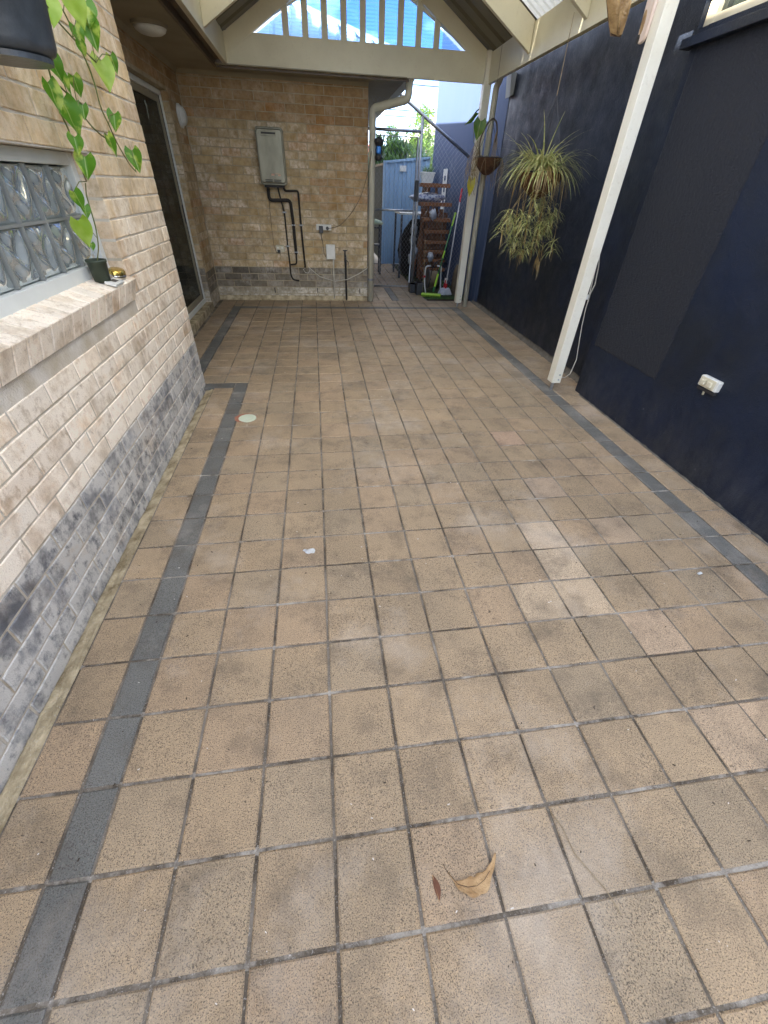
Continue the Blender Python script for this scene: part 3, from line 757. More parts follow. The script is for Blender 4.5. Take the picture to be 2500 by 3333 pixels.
MB().grid(lambda u, v: (-.585+.012*math.sin(u*26), .95+1.5*u, .95+.58*v), 60, 2).build('curtain', 'curtain', gw, smooth=True)

# ------------------------------------------------------------------ sliding door, lights
dr = thing('sliding_door', 'grey framed sliding glass door beside the end wall', 'door', (-.88, 5.1, .085))
f = MB().box(-.93, -.872, 6.088, 6.132, .086, 2.132).box(-.93, -.872, 4.02, 6.088, 2.088, 2.132).box(-.93, -.872, 4.02, 6.088, .086, .135)
f.build('frame', 'white_paint', dr, bevel=.003)
MB().box(-.925, -.885, 6.072, 6.087, .14, 2.085).build('seal', 'black_rubber', dr)
sh = MB().box(-.915, -.888, 6.005, 6.071, .137, 2.086).box(-.915, -.888, 5.0, 5.06, .137, 2.086).box(-.915, -.8885, 5.06, 6.005, .137, .20).box(-.915, -.8885, 5.06, 6.005, 2.03, 2.086)
sh.build('sash', 'soffit', dr, bevel=.002)
MB().box(-.905, -.899, 5.06, 6.005, .20, 2.03).build('pane', 'window_glass', dr)
MB().box(-.888, -.876, 6.03, 6.048, .98, 1.16).build('handle', 'black_plastic', dr, bevel=.002)
MB().grid(lambda u, v: (-1.08+.03*math.sin(u*60), 3.9+2.3*u, .05+2.1*v), 90, 2).build('curtain', 'room_dark', dr, smooth=True)
wl = thing('wall_light', 'round frosted bulkhead lamp on the brick beside the sliding door', 'lamp', (XD, 6.47, 1.97))
mb = MB(); n = 24
for i, (r, d) in enumerate(((.105, .0), (.105, .02), (.09, .03))):
    mb.v += [(XD+d, 6.47+r*math.cos(2*math.pi*k/n), 1.97+r*math.sin(2*math.pi*k/n)) for k in range(n)]
for i in range(2):
    for k in range(n): mb.f.append((i*n+k, i*n+(k+1) % n, (i+1)*n+(k+1) % n, (i+1)*n+k))
mb.f.append(tuple(range(2*n, 3*n))); mb.build('base', 'white_plastic', wl)
mb = MB()
for i in range(7):
    a = math.pi/2*i/6; mb.v += [(XD+.028+.055*math.sin(a), 6.47+.088*math.cos(a)*math.cos(2*math.pi*k/n)+1e-5, 1.97+.088*math.cos(a)*math.sin(2*math.pi*k/n)) for k in range(n)]
for i in range(6):
    for k in range(n): mb.f.append((i*n+k, i*n+(k+1) % n, (i+1)*n+(k+1) % n, (i+1)*n+k))
mb.build('diffuser', 'white_plastic', wl, smooth=True)
cl = thing('ceiling_light', 'shallow round oyster light on the eaves lining', 'lamp', (-.561, 4.96, 2.386))
MB().lathe([(.14, 0), (.14, -.02), (.128, -.024)], (-.561, 4.962, 2.386), 28).build('base', 'soffit', cl)
MB().lathe([(.126, -.022), (.115, -.042), (.085, -.058), (.045, -.066), (.004, -.068)], (-.561, 4.962, 2.386), 28).build('diffuser', 'white_plastic', cl, smooth=True)

# ------------------------------------------------------------------ water heater and services on the end wall
wh = thing('water_heater', 'dented stainless gas water heater with black lagged pipes on the end wall', 'water heater', (.187, 6.65, 1.37))
def rrect(x0, x1, z0, z1, r, n=5):
    out = []
    for (cx, cz, a) in ((x1-r, z0+r, -90), (x1-r, z1-r, 0), (x0+r, z1-r, 90), (x0+r, z0+r, 180)):
        for i in range(n+1): t = R(a+90*i/n); out.append((cx+r*math.cos(t), cz+r*math.sin(t)))
    return out
MB().prism(rrect(.022, .352, 1.377, 1.93, .03), 'y', 6.735, 6.565).build('flange', 'stainless', wh, bevel=.006)
mb = MB(); rr = rrect(.034, .340, 1.392, 1.916, .03); k = len(rr)
for (sc, yy) in ((1, 6.565), (.985, 6.548), (.95, 6.541)):
    mb.v += [(.187+(x-.187)*sc, yy, 1.654+(z-1.654)*sc) for (x, z) in rr]
for i in range(2):
    for j in range(k): mb.f.append((i*k+j, i*k+(j+1) % k, (i+1)*k+(j+1) % k, (i+1)*k+j))
mb.f.append(tuple(2*k+j for j in range(k))); mb.build('front_panel', 'stainless', wh, smooth=False)
MB().prism(rrect(.085, .275, 1.845, 1.893, .01), 'y', 6.545, 6.528).build('flue_hood', 'stainless', wh, bevel=.003)
MB().box(.095, .265, 6.5265, 6.530, 1.862, 1.879).build('flue_slot', 'black_rubber', wh)
for (xa, xb) in ((.085, .175), (.195, .285)):
    for zz in (1.408, 1.424):
        MB().box(xa, xb, 6.5375, 6.5425, zz, zz+.010).build('louvre', 'black_rubber', wh)
lb = MB().box(.165, .285, 6.5385, 6.5415, 1.468, 1.494).build('label_plate', 'stainless', wh)
MB().box(.168, .205, 6.537, 6.5388, 1.471, 1.491).box(.250, .282, 6.537, 6.5388, 1.471, 1.482).box(.210, .282, 6.537, 6.5388, 1.488, 1.492).build('printed_mark', 'label_red', lb)
MB().box(.06, .31, 6.60, 6.73, 1.352, 1.378).build('valve_tray', 'black_rubber', wh)
PIPE1 = [[0.0947, 6.69, 1.367], [0.0891, 6.70, 1.2149], [0.3677, 6.7, 1.2237], [0.3812, 6.7, 0.9717], [0.3858, 6.7, 0.609]]
MB().tube(fillet(PIPE1, .05), .021, 10).build('lagged_pipe', 'insulation', wh, smooth=True)
MB().tube(fillet([[0.3855, 6.7, 0.615], [0.3778, 6.712, 0.4793], [0.2932, 6.715, 0.4705]], .03), .010, 8).build('pipe', 'insulation', wh, smooth=True)
MB().tube(fillet([[0.2175, 6.70, 1.3647], [0.2402, 6.72, 1.2323], [0.2726, 6.72, 1.1025], [0.2739, 6.72, 0.6855], [0.2800, 6.72, 0.4925], [0.2786, 6.72, 0.3382], [0.3072, 6.72, 0.2755], [0.3946, 6.728, 0.2605]], .05), .010, 8).build('pipe', 'insulation', wh, smooth=True)
MB().tube(fillet([[0.2896, 6.69, 1.3734], [0.307, 6.71, 1.3212], [0.4816, 6.71, 1.3268], [0.4851, 6.71, 0.9392], [0.4994, 6.71, 0.4359]], .03), .0135, 8).build('pipe', 'insulation', wh, smooth=True)
for (x, z) in ((.381, .95), (.386, .63), (.485, .95), (.274, .70), (.273, 1.09)):
    MB().box(x-.026, x+.026, 6.68, 6.738, z-.008, z+.008).build('pipe_clip', 'galv', wh, bevel=.003)
MB().tube([[0.0827, 6.733, 1.22], [0.0759, 6.733, 0.9072], [0.0804, 6.733, 0.6952], [0.1112, 6.733, 0.608], [.15, 6.733, .628]], .004, 6).build('power_cord', 'cable_brown', wh, smooth=True)

ol = thing('power_outlet', 'weathered small outlet below the water heater', 'power outlet', (.165, 6.73, .62))
MB().box(.108, .224, 6.70, 6.74, .627, .708).build('plate', 'old_plastic', ol, bevel=.006)
for x in (.135, .195): MB().box(x-.012, x+.012, 6.693, 6.7005, .668, .690).build('switch', 'white_plastic', ol)
MB().box(.125, .165, 6.685, 6.70, .618, .655).build('plug', 'black_plastic', ol, bevel=.004)
ol = thing('power_outlet', 'long white outlet strip on the end wall, black adapter plugged in', 'power outlet', (.80, 6.73, .9))
MB().box(.696, .906, 6.705, 6.74, .899, .966).build('plate', 'white_plastic', ol, bevel=.004)
for x in (.72, .80, .86): MB().box(x-.009, x+.009, 6.699, 6.7055, .945, .957).build('switch', 'white_plastic', ol)
ad = thing('power_adapter', 'black plug-in power adapter with its cord to the grey box', 'adapter', (.76, 6.69, .87))
MB().box(.733, .787, 6.655, 6.705, .868, .950).build('body', 'black_plastic', ad, bevel=.005)
MB().tube([[0.7565, 6.68, 0.868], [0.765, 6.71, 0.80], [0.775, 6.725, 0.7536], [0.7844, 6.728, 0.6213], [0.8081, 6.726, 0.5767], [0.8508, 6.72, 0.5477], [.90, 6.71, .5477]], .0038, 6).build('cord', 'black_plastic', ad, smooth=True)
ec = thing('extension_cord', 'brown cord curving from the outlet strip up to the corner downpipe', 'cord', (.87, 6.70, .92))
MB().tube([(.849, 6.704, .924), (.849, 6.672, .924)], .021, 12).build('plug', 'black_plastic', ec)
MB().tube(fillet([[.862, 6.69, .924], [0.9127, 6.715, 0.9276], [1.0242, 6.73, 0.9513], [1.1976, 6.73, 1.1007], [1.3334, 6.73, 1.2915], [1.4149, 6.72, 1.5238], [1.4422, 6.62, 1.6683], [1.464, 6.63, 1.7861]], .12), .0045, 6).build('cable', 'cable_brown', ec, smooth=True)
jb = thing('junction_box', 'pale grey plastic box with a conduit running down to the paving', 'junction box', (.88, 6.7, .55))
MB().box(.817, .948, 6.685, 6.735, .548, .732).build('case', 'white_plastic', jb, bevel=.008)
MB().box(.825, .940, 6.679, 6.6855, .556, .724).build('lid', 'white_plastic', jb, bevel=.005)
MB().tube([(.921, 6.722, .55), (.916, 6.722, .45), (.911, 6.725, .0)], .0105, 8).build('conduit', 'cable_white', jb, smooth=True)
tp = thing('garden_tap', 'black standpipe tap against the end wall', 'tap', (1.1, 6.71, 0))
MB().tube([(1.1, 6.715, -.01), (1.096, 6.715, .49)], .0145, 8).build('standpipe', 'black_rubber', tp, smooth=True)
MB().tube([(1.096, 6.715, .49), (1.094, 6.712, .60)], .016, 8).tube([(1.094, 6.712, .57), (1.094, 6.66, .57), (1.094, 6.645, .53)], .011, 8).build('tap_body', 'dark_metal', tp, smooth=True)
MB().tube([(1.09, 6.71, .60), (1.09, 6.705, .665)], [.012, .007], 8).box(1.06, 1.125, 6.70, 6.714, .655, .667).build('handle', 'dark_metal', tp)
MB().tube([(1.11, 6.70, .54), (1.14, 6.70, .51), (1.145, 6.70, .46)], .004, 6).build('wire_tie', 'black_rubber', tp)
wc = MB().tube([[0.4989, 6.73, 0.4331], [0.4704, 6.728, 0.4095], [0.4935, 6.728, 0.3708], [0.5372, 6.728, 0.3635], [0.567, 6.728, 0.403], [0.5525, 6.722, 0.4416], [0.5937, 6.726, 0.4034], [0.7127, 6.728, 0.3184], [0.9272, 6.70, 0.2648], [1.111, 6.692, 0.2911], [1.2954, 6.72, 0.3655], [1.4236, 6.725, 0.4386], [1.4539, 6.72, 0.5095], [1.4318, 6.73, 0.5401]], .0055, 6)
tag(wc.build('loose_cable', 'cable_white', smooth=True), 'cream cable sagging along the grey base of the end wall', 'cable')

dp = thing('downpipe', 'cream round downpipe at the corner of the end wall, cranked to the gutter', 'downpipe', (1.47, 6.68, 0))
MB().tube(fillet([(1.885, 6.47, 2.39), (1.872, 6.46, 2.235), (1.47, 6.66, 2.155), (1.472, 6.69, -.005)], .05, 5), .043, 16).build('pipe', 'cream_pipe', dp, smooth=True)
for zz in (1.80, .30): MB().tube([(1.47, 6.688, zz-.012), (1.47, 6.688, zz+.012)], .048, 16).build('bracket', 'galv', dp)
ln = thing('hanging_lantern', 'small black lantern with blue glass hanging by the corner downpipe', 'lantern', (1.535, 6.58, 1.67))
MB().lathe([(.002, 1.905), (.02, 1.895), (.056, 1.875), (.060, 1.85), (.045, 1.815), (.03, 1.81)], (1.545, 6.58, 0), 12).build('cap', 'black_plastic', ln)
MB().lathe([(.024, 1.735), (.030, 1.75), (.030, 1.80), (.024, 1.812)], (1.545, 6.58, 0), 12).build('glass', 'blue_glass', ln, smooth=True)
MB().lathe([(.03, 1.735), (.045, 1.72), (.050, 1.70), (.042, 1.672), (.01, 1.668)], (1.545, 6.58, 0), 12).build('base', 'black_plastic', ln)
for k in range(4):
    a = k*math.pi/2+.6; MB().tube([(1.545+.045*math.cos(a), 6.58+.045*math.sin(a), 1.815), (1.545+.052*math.cos(a), 6.58+.052*math.sin(a), 1.77), (1.545+.044*math.cos(a), 6.58+.044*math.sin(a), 1.72)], .004, 5).build('cage_bar', 'black_plastic', ln)
MB().tube(arc((1.535, 6.58, 1.93), .025, R(-90), R(120), 8, (1, 0, 0), (0, 0, 1)), .0022, 5).build('hook', 'dark_metal', ln)

# ------------------------------------------------------------------ right side: pipe by the far post, cable on the near post, outlet
rp_ = thing('downpipe', 'slim cream pipe standing right behind the far pergola post', 'downpipe', (2.93, 6.33, 0))
MB().tube(fillet([(2.945, 6.36, 2.53), (2.945, 6.36, 2.44), (2.905, 6.345, 2.38), (2.90, 6.343, -.005)], .04), .036, 14).build('pipe', 'cream_pipe', rp_, smooth=True)
tag(MB().prism([(3.06, 2.505), (3.125, 2.505), (3.125, 2.32), (3.085, 2.30)], 'y', 6.32, 6.48).build('rainwater_head', 'grey_fence', bevel=.004), 'grey rainwater box tucked between pergola beam and navy wall', 'rainwater box')
po = thing('loose_cable', 'thin cream cable looped down beside the near pergola post', 'cable', (2.85, 3.14, .1))
MB().tube([[2.83, 3.10, 2.38], [2.835, 3.135, 1.8], [2.845, 3.14, 1.3], [2.8601, 3.14, 1.1157], [2.8502, 3.14, 1.0746], [2.8647, 3.14, 1.0005], [2.8749, 3.14, 0.8897], [2.8846, 3.14, 0.7843], [2.86, 3.13, .765]], .0038, 6).build('strand', 'cable_white', po, smooth=True)
MB().tube([[2.8608, 3.14, 1.0702], [2.8888, 3.14, 0.9772], [2.9054, 3.14, 0.8503], [2.8908, 3.14, 0.7843], [2.8917, 3.14, 0.6743], [2.9072, 3.14, 0.5373], [2.9377, 3.14, 0.363], [2.9594, 3.14, 0.2467], [2.9424, 3.14, 0.1195], [2.9009, 3.14, 0.0843], [2.82, 3.12, 0.1014]], .0038, 6).build('strand', 'cable_white', po, smooth=True)
MB().box(2.805, 2.865, 3.105, 3.135, .745, .780).build('clip', 'white_plastic', po, bevel=.004)
go = thing('power_outlet', 'yellowed double outlet box low on the navy wall', 'power outlet', (2.96, 1.755, .53))
mb = MB(); A = [(1.683, .532), (1.829, .532), (1.829, .602), (1.683, .602)]; B_ = [(1.700, .543), (1.820, .543), (1.820, .590), (1.700, .590)]
MB().box(2.945, 2.978, 1.687, 1.825, .536, .598).build('case', 'white_plastic', go, bevel=.006)
MB().box(2.9425, 2.9455, 1.705, 1.815, .540, .594).build('face_plate', 'old_plastic', go, bevel=.001)
for yy in (1.735, 1.785): MB().box(2.928, 2.943, yy-.016, yy+.016, .551, .583).build('socket_cover', 'old_plastic', go, bevel=.004)
MB().box(2.950, 2.9755, 1.69, 1.82, .516, .5315).build('back_box', 'black_plastic', go)
MB().tube([(2.968, 1.778, .517), (2.972, 1.776, .49)], .006, 6).build('conduit', 'old_plastic', go)

# ------------------------------------------------------------------ hanging carvings at the near post
cv = thing('wooden_carving', 'golden brown carved pod hanging from the pergola beam', 'carving', (2.44, 3.04, 2.15))
def pod(sx, sgn):
    def fn(u, v):
        z = 2.145+.42*v; wd = .088*math.sin(math.pi*min(1, v*.62+.10))**.8+.004
        cx = 2.488-.13*v
        return (cx+sx*wd*u, 3.045-.050*math.sin(math.pi*(.05+.9*u))*min(1, v*4+.15)+.02*u, z+.012*u*(1-v))
    return fn
MB().grid(pod(-1, 1), 10, 16).build('half_shell', 'wood_gold', cv, smooth=True)
MB().grid(pod(1, 1), 10, 16).build('half_shell', 'wood_gold', cv, smooth=True)
MB().tube([(2.49-.13*t, 3.036-.004*t, 2.143+.42*t) for t in (0, .15, .3, .5, .75, 1)], [.004, .009, .013, .015, .015, .012], 8).build('centre_rib', 'wood_gold', cv, smooth=True)
MB().grid(lambda u, v: (2.488-.13*v+(u*2-1)*(.088*math.sin(math.pi*min(1, v*.62+.10))**.8), 3.062, 2.145+.42*v), 8, 12).build('back_board', 'wood_dark', cv)
MB().tube([(2.36, 3.045, 2.56), (2.36, 3.05, 2.66)], .003, 5).build('cord', 'twine', cv)
pl = thing('wooden_plaque', 'long pale rounded board with a dark oval hung on the near post', 'wall plaque', (2.70, 3.12, 2.15))
pr_ = [(3.155-.040*math.cos(t), 2.185-.040*math.sin(t)) for t in [math.pi*i/10 for i in range(11)]]
MB().prism(pr_+[(3.215, 2.62), (3.09, 2.62)], 'x', 2.70, 2.7205).build('board', 'wood_pale', pl, bevel=.006)
mb = MB()
mb.prism([(3.172+.017*math.cos(t)+.06*(.055*math.sin(t)), 2.235+.05*math.sin(t)) for t in [2*math.pi*i/16 for i in range(16)]], 'x', 2.6975, 2.7005); mb.build('inlay', 'wood_gold', pl)
MB().prism([(3.178+.014*math.cos(t), 2.168+.020*math.sin(t)) for t in [2*math.pi*i/14 for i in range(14)]], 'x', 2.6965, 2.7005).build('hole', 'black_rubber', pl)

# ------------------------------------------------------------------ plants
def heart(w_=.5, fold=.12, curl=.18, n=9, m=6):
    mb = MB()
    def fn(u, v):
        t = v; half = w_*(math.sin(math.pi*min(1, (t*.93+.07))**.62))*(1-.25*t)
        a = (u*2-1); y = t-.16*abs(a)**1.5*(1-t)**3*1.3
        return (a*half, y-.5, fold*abs(a)-curl*(t-.4)**2+.03*math.sin(t*9+a*3))
    mb.grid(fn, m, n); return mb
hm = {k: heart(.40+.04*k, .10+.05*k, .15+.12*k).mesh('leaf', 'pothos', True) for k in range(3)}
hp = heart(.46, .08, .2).mesh('leaf', 'pothos_pale', True)
def leaf_at(parent, p, size, tip, nrm, me, name='leaf'):
    tip = Vector(tip).normalized(); nrm = Vector(nrm); nrm = (nrm-tip*nrm.dot(tip)).normalized(); xx = tip.cross(nrm)
    m4 = Matrix((xx, tip, nrm)).transposed().to_4x4(); m4.translation = Vector(p)
    return inst(name, me, parent, m4 @ Matrix.Scale(size, 4))
LEAVES = [[-0.25, 2.1789, 1.8818, 0.097], [-0.25, 2.4639, 1.9443, 0.114], [-0.25, 2.5667, 1.9585, 0.102], [-0.25, 2.3997, 1.8611, 0.071], [-0.25, 2.5635, 1.8946, 0.115], [-0.29, 2.16, 1.7347, 0.081], [-0.29, 2.2032, 1.7017, 0.084], [-0.29, 2.3184, 1.7052, 0.072], [-0.29, 2.7146, 1.7904, 0.127], [-0.29, 2.8909, 1.8558, 0.073], [-0.29, 2.0583, 1.641, 0.095], [-0.29, 2.1516, 1.5913, 0.118], [-0.29, 2.3017, 1.6246, 0.062], [-0.29, 2.6593, 1.6209, 0.085], [-0.29, 2.1149, 1.5059, 0.07], [-0.29, 2.5289, 1.5269, 0.09], [-0.29, 2.8311, 1.4775, 0.109], [-0.29, 2.14, 1.4361, 0.096], [-0.29, 1.9643, 1.3294, 0.076], [-0.25, 2.3981, 1.8281, 0.049]]
hpot = thing('hanging_pothos', 'trailing variegated vine in a large black hanging pot at the left wall', 'hanging plant', (-.235, 1.72, 1.69))
PC = (-.235, 1.72, .02)
MB().lathe([(.09, 1.682), (.108, 1.684), (.122, 1.692), (.130, 1.708), (.152, 1.90), (.158, 1.905), (.158, 1.925), (.146, 1.925), (.140, 1.89), (.02, 1.885)], PC, 32).build('pot', 'pot_black', hpot, smooth=True)
MB().lathe([(.085, 1.668), (.108, 1.668), (.110, 1.681), (.085, 1.681)], PC, 32).build('saucer', 'pot_black', hpot)
mb = MB()
for k in range(3):
    a = 2*math.pi*k/3+.4; mb.tube([(PC[0]+.15*math.cos(a), PC[1]+.15*math.sin(a), 1.92), (PC[0], PC[1], 2.33)], .003, 5)
mb.tube([(PC[0], PC[1], 2.33), (PC[0], PC[1], 2.42)], .003, 5); mb.build('hanger', 'black_plastic', hpot)
V1 = [[-0.25, 2.0, 1.97], [-0.3, 2.4508, 1.9419], [-0.3, 2.4946, 1.8901], [-0.3, 2.5174, 1.8492], [-0.3, 2.5715, 1.766], [-0.3, 2.5524, 1.6654], [-0.3, 2.601, 1.6111], [-0.3, 2.6303, 1.5561], [-0.3, 2.6778, 1.5138], [-0.3, 2.7434, 1.4639], [-0.3, 2.8189, 1.4353]]
V2 = [[-.24, 1.96, 1.93], [-.30, 2.08, 1.84], [-0.31, 2.1467, 1.7282], [-0.316, 2.148, 1.6896], [-0.322, 2.1445, 1.612], [-0.328, 2.1883, 1.5611], [-0.334, 2.1991, 1.5209], [-0.338, 2.2097, 1.4532], [-0.338, 2.2193, 1.3907]]
V4 = [[-0.31, 2.15, 1.70], [-0.3, 2.2219, 1.674], [-0.3, 2.2826, 1.6382], [-0.3, 2.3647, 1.588], [-0.3, 2.481, 1.5564], [-0.3, 2.6091, 1.5524]]
V3 = [[-.23, 2.0, 1.93], [-0.27, 2.2754, 1.8776], [-0.27, 2.3766, 1.8557], [-0.27, 2.4677, 1.835], [-0.27, 2.573, 1.8168]]
for V in (V1, V2, V3, V4): MB().tube(fillet(V, .05, 3), .0032, 6).build('vine', 'vine_stem', hpot, smooth=True)
view = Vector((.62, -.75, .1))
allv = [Vector(q) for V in (V1, V2, V3, V4) for q in V]
for i, q in enumerate(LEAVES):
    p = Vector(q[:3]); near = min(allv, key=lambda a: (a-p).length)
    tip = Vector((rnd.uniform(-.1, .15), rnd.uniform(-.55, .55), -1)); nrm = view+Vector((rnd.uniform(-.4, .4), rnd.uniform(-.4, .4), rnd.uniform(-.1, .6)))
    leaf_at(hpot, p, q[3]*.92, tip, nrm, hp if i in (0, 1, 8) else hm[i % 3])
    b = p-tip.normalized()*q[3]*.45
    MB().tube([near, (near+b)/2+Vector((0, 0, .015)), b], .0018, 5).build('leaf_stalk', 'vine_stem', hpot)
sp = thing('potted_pothos', 'small dark green pot with a climbing vine on the window sill', 'pot plant', (-.385, 2.135, 1.0))
SPC = (-.387, 2.150, 0)
MB().lathe([(.030, 1.003), (.036, 1.004), (.043, 1.085), (.046, 1.086), (.046, 1.096), (.041, 1.096), (.039, 1.08), (.003, 1.078)], SPC, 24).build('pot', 'pot_green', sp, smooth=True)
W2 = [[-.385, 2.15, 1.08], [-0.375, 2.1994, 1.1399], [-0.375, 2.2166, 1.1647], [-0.372, 2.2367, 1.2152], [-0.358, 2.2123, 1.2867], [-0.352, 2.2051, 1.3444], [-.345, 2.22, 1.385]]
MB().tube(fillet(W2, .03, 3), .003, 6).build('vine', 'vine_stem', sp, smooth=True)
for (p, s_, t) in (((-.365, 2.076, 1.203), .105, (0, .15, -1)), ((-.32, 2.0635, 1.2856), .05, (0, -.3, -1)), ((-.37, 2.12, 1.15), .04, (.2, -.5, -.6))):
    leaf_at(sp, p, s_, t, view+Vector((.2, 0, .3)), hp if s_ > .1 else hm[1])
MB().tube([(-.365, 2.09, 1.245), (-.37, 2.15, 1.23), (-.373, 2.21, 1.18)], .0016, 5).build('leaf_stalk', 'vine_stem', sp)
tn = thing('oval_tin', 'gold and silver oval tin lying on the window sill', 'tin', (-.375, 2.33, .985))
def oval(a, b, n=28): return [(a*math.cos(2*math.pi*i/n), b*math.sin(2*math.pi*i/n)) for i in range(n)]
def ovalstack(prof, cx, cy, tilt=0):
    mb = MB(); n = 28
    for (k, z) in prof: mb.v += [(cx+.034*k*math.cos(2*math.pi*i/n), cy+.062*k*math.sin(2*math.pi*i/n), z-tilt*.034*k*math.cos(2*math.pi*i/n)) for i in range(n)]
    for j in range(len(prof)-1):
        for i in range(n): mb.f.append((j*n+i, j*n+(i+1) % n, (j+1)*n+(i+1) % n, (j+1)*n+i))
    mb.f.append(tuple((len(prof)-1)*n+i for i in range(n))); return mb
ovalstack([(.95, .998), (1, 1.001), (1, 1.013)], -.375, 2.318, .25).build('base', 'chrome', tn, smooth=True)
ovalstack([(1.02, 1.0135), (1.02, 1.024), (.9, 1.031), (.5, 1.035)], -.375, 2.318, .25).build('lid', 'gold', tn, smooth=True)
gd = thing('plastic_gadget', 'flat white plastic gadget in front of the sill pot', 'gadget', (-.345, 2.17, .98))
g_ = MB().obox((-.345, 2.172, .995), (.026, 0, -.007), (0, .055, 0), (.0018, 0, .007)).build('body', 'white_plastic', gd, bevel=.004)
MB().obox((-.3435, 2.172, 1.0022), (.012, 0, -.0033), (0, .022, 0), (.0004, 0, .0016)).build('screen', 'black_plastic', gd)

def blade(mb, base, d, length, droop, w_, up, n=7):
    base, d = Vector(base), Vector(d).normalized(); side = d.cross(Vector((0, 0, 1)))
    side = side.normalized() if side.length > .05 else Vector((1, 0, 0)); pts = []; wd = []
    v = (d+Vector((0, 0, up))).normalized(); p = base.copy()
    for i in range(n):
        t = i/(n-1); pts.append(p.copy()); wd.append(w_*(1-t)**.7*(.55+.45*min(1, t*5))+.0004)
        v = (v-Vector((0, 0, droop/n))).normalized(); p = p+v*length/(n-1)
    mb.ribbon(pts, wd, side)
spd = thing('hanging_spider_plant', 'big spider plant with trailing plantlets in a coir hanging basket', 'hanging plant', (2.665, 4.08, 1.38))
BC = Vector((2.665, 4.08, 0))
def bowl(c, r, ztop, zbot, n=26, m=9, seed=0):
    mb = MB()
    for j in range(m+1):
        t = j/m
        rr = r*math.cos(t*math.pi/2*.93)**.75; z = ztop-(ztop-zbot)*t
        for i in range(n):
            a = 2*math.pi*i/n; k = 1+.06*mnoise.noise(Vector((math.cos(a)*3, math.sin(a)*3, t*4+seed)))
            mb.v.append((c[0]+rr*k*math.cos(a), c[1]+rr*k*math.sin(a), z))
    for j in range(m):
        for i in range(n): mb.f.append((j*n+i, (j+1)*n+i, (j+1)*n+(i+1) % n, j*n+(i+1) % n))
    mb.f.append(tuple(m*n+i for i in range(n-1, -1, -1))); b = len(mb.v); mb.v += [(c[0]+r*.93*math.cos(2*math.pi*i/n), c[1]+r*.93*math.sin(2*math.pi*i/n), ztop-.02) for i in range(n)]
    mb.f.append(tuple(b+i for i in range(n)))
    for i in range(n): mb.f.append((i, (i+1) % n, b+(i+1) % n, b+i))
    return mb
bowl(BC, .185, 1.555, 1.375).build('basket', 'coir', spd, smooth=True)
mb = MB(); mb.tube(arc((BC.x, BC.y, 1.557), .19, 0, 2*math.pi, 28, (1, 0, 0), (0, 1, 0)), .004, 5, cap=False)
mb.build('basket_rim', 'black_plastic', spd)
mb = MB().tube([(2.66, 4.08, 2.46), (2.662, 4.08, 2.03)], .0028, 5); mb.build('cord', 'twine', spd)
mb = MB()
for k in range(3):
    a = 2*math.pi*k/3+1.2; mb.tube([(2.662, 4.08, 2.03), (BC.x+.187*math.cos(a), BC.y+.187*math.sin(a), 1.557)], .0022, 5)
mb.build('hanger_chain', 'dark_metal', spd)
r2 = random.Random(11)
fol, dry, low = MB(), MB(), MB()
for i in range(330):                                                       # crown of arching leaves
    a = r2.uniform(0, 6.283); rr = .13*math.sqrt(r2.random()); ln_ = r2.uniform(.16, .40)
    blade(fol, (BC.x+rr*math.cos(a), BC.y+rr*math.sin(a), 1.56+r2.uniform(0, .06)), (math.cos(a+r2.gauss(0, .4)), math.sin(a+r2.gauss(0, .4)), 0), ln_, r2.uniform(.9, 2.6), r2.uniform(.005, .0085), r2.uniform(.15, 1.7))
for (dx, dy, ln_, u_) in ((.8, -.1, .50, 1.3), (.7, .2, .42, 1.5), (-.3, -.3, .40, 2.6), (.05, -.2, .36, 4), (-.8, -.2, .40, .9), (.9, -.3, .34, .5)):
    blade(fol, (BC.x, BC.y, 1.60), (dx, dy, 0), ln_, .9, .0075, u_, 9)
for i in range(95):                                                        # dead leaves hanging over the rim
    a = r2.uniform(0, 6.283); rr = r2.uniform(.15, .195)
    blade(dry, (BC.x+rr*math.cos(a), BC.y+rr*math.sin(a), 1.57+r2.uniform(-.01, .03)), (math.cos(a), math.sin(a), 0), r2.uniform(.12, .27), r2.uniform(4, 7), r2.uniform(.003, .005), .2, 8)
for i in range(26):                                                        # runners with plantlets
    a = r2.uniform(0, 6.283); rr = r2.uniform(.12, .24); x0, y0 = BC.x+.18*math.cos(a), BC.y+.18*math.sin(a)
    cx, cy, cz = BC.x+rr*math.cos(a)+r2.gauss(0, .03), BC.y+rr*math.sin(a)+r2.gauss(0, .03), r2.uniform(.98, 1.40)
    if i < 4: cx, cy, cz = BC.x+(-.23, -.30, .16, .02)[i], BC.y-.1, (1.26, 1.16, 1.25, 1.05)[i]
    cx = min(cx, 3.03)
    dry.tube([(x0, y0, 1.56), (x0*.4+cx*.6, y0*.4+cy*.6, 1.5), (cx, cy, cz+.05), (cx, cy, cz)], .0017, 4)
    for k in range(34):
        b = r2.uniform(0, 6.283); blade(low, (cx, cy, cz+r2.uniform(-.07, .04)), (math.cos(b), math.sin(b), 0), r2.uniform(.08, .17), r2.uniform(1.0, 2.6), r2.uniform(.0032, .0052), r2.uniform(.0, 1.1), 6)
    for k in range(4):
        b = r2.uniform(0, 6.283); blade(dry, (cx, cy, cz-.02), (math.cos(b), math.sin(b), 0), r2.uniform(.08, .2), 9, .003, -.2, 6)
for i in range(26):
    b = r2.uniform(0, 6.283); blade(dry, (2.79+r2.gauss(0, .015), 4.0, r2.uniform(.88, 1.05)), (math.cos(b)*.4, math.sin(b)*.4, 0), r2.uniform(.08, .16), 9, .0032, -.6, 6)
fol.build('leaves', 'spider', spd); dry.build('dead_leaves', 'spider_dry', spd); low.build('plantlets', 'spider_low', spd)

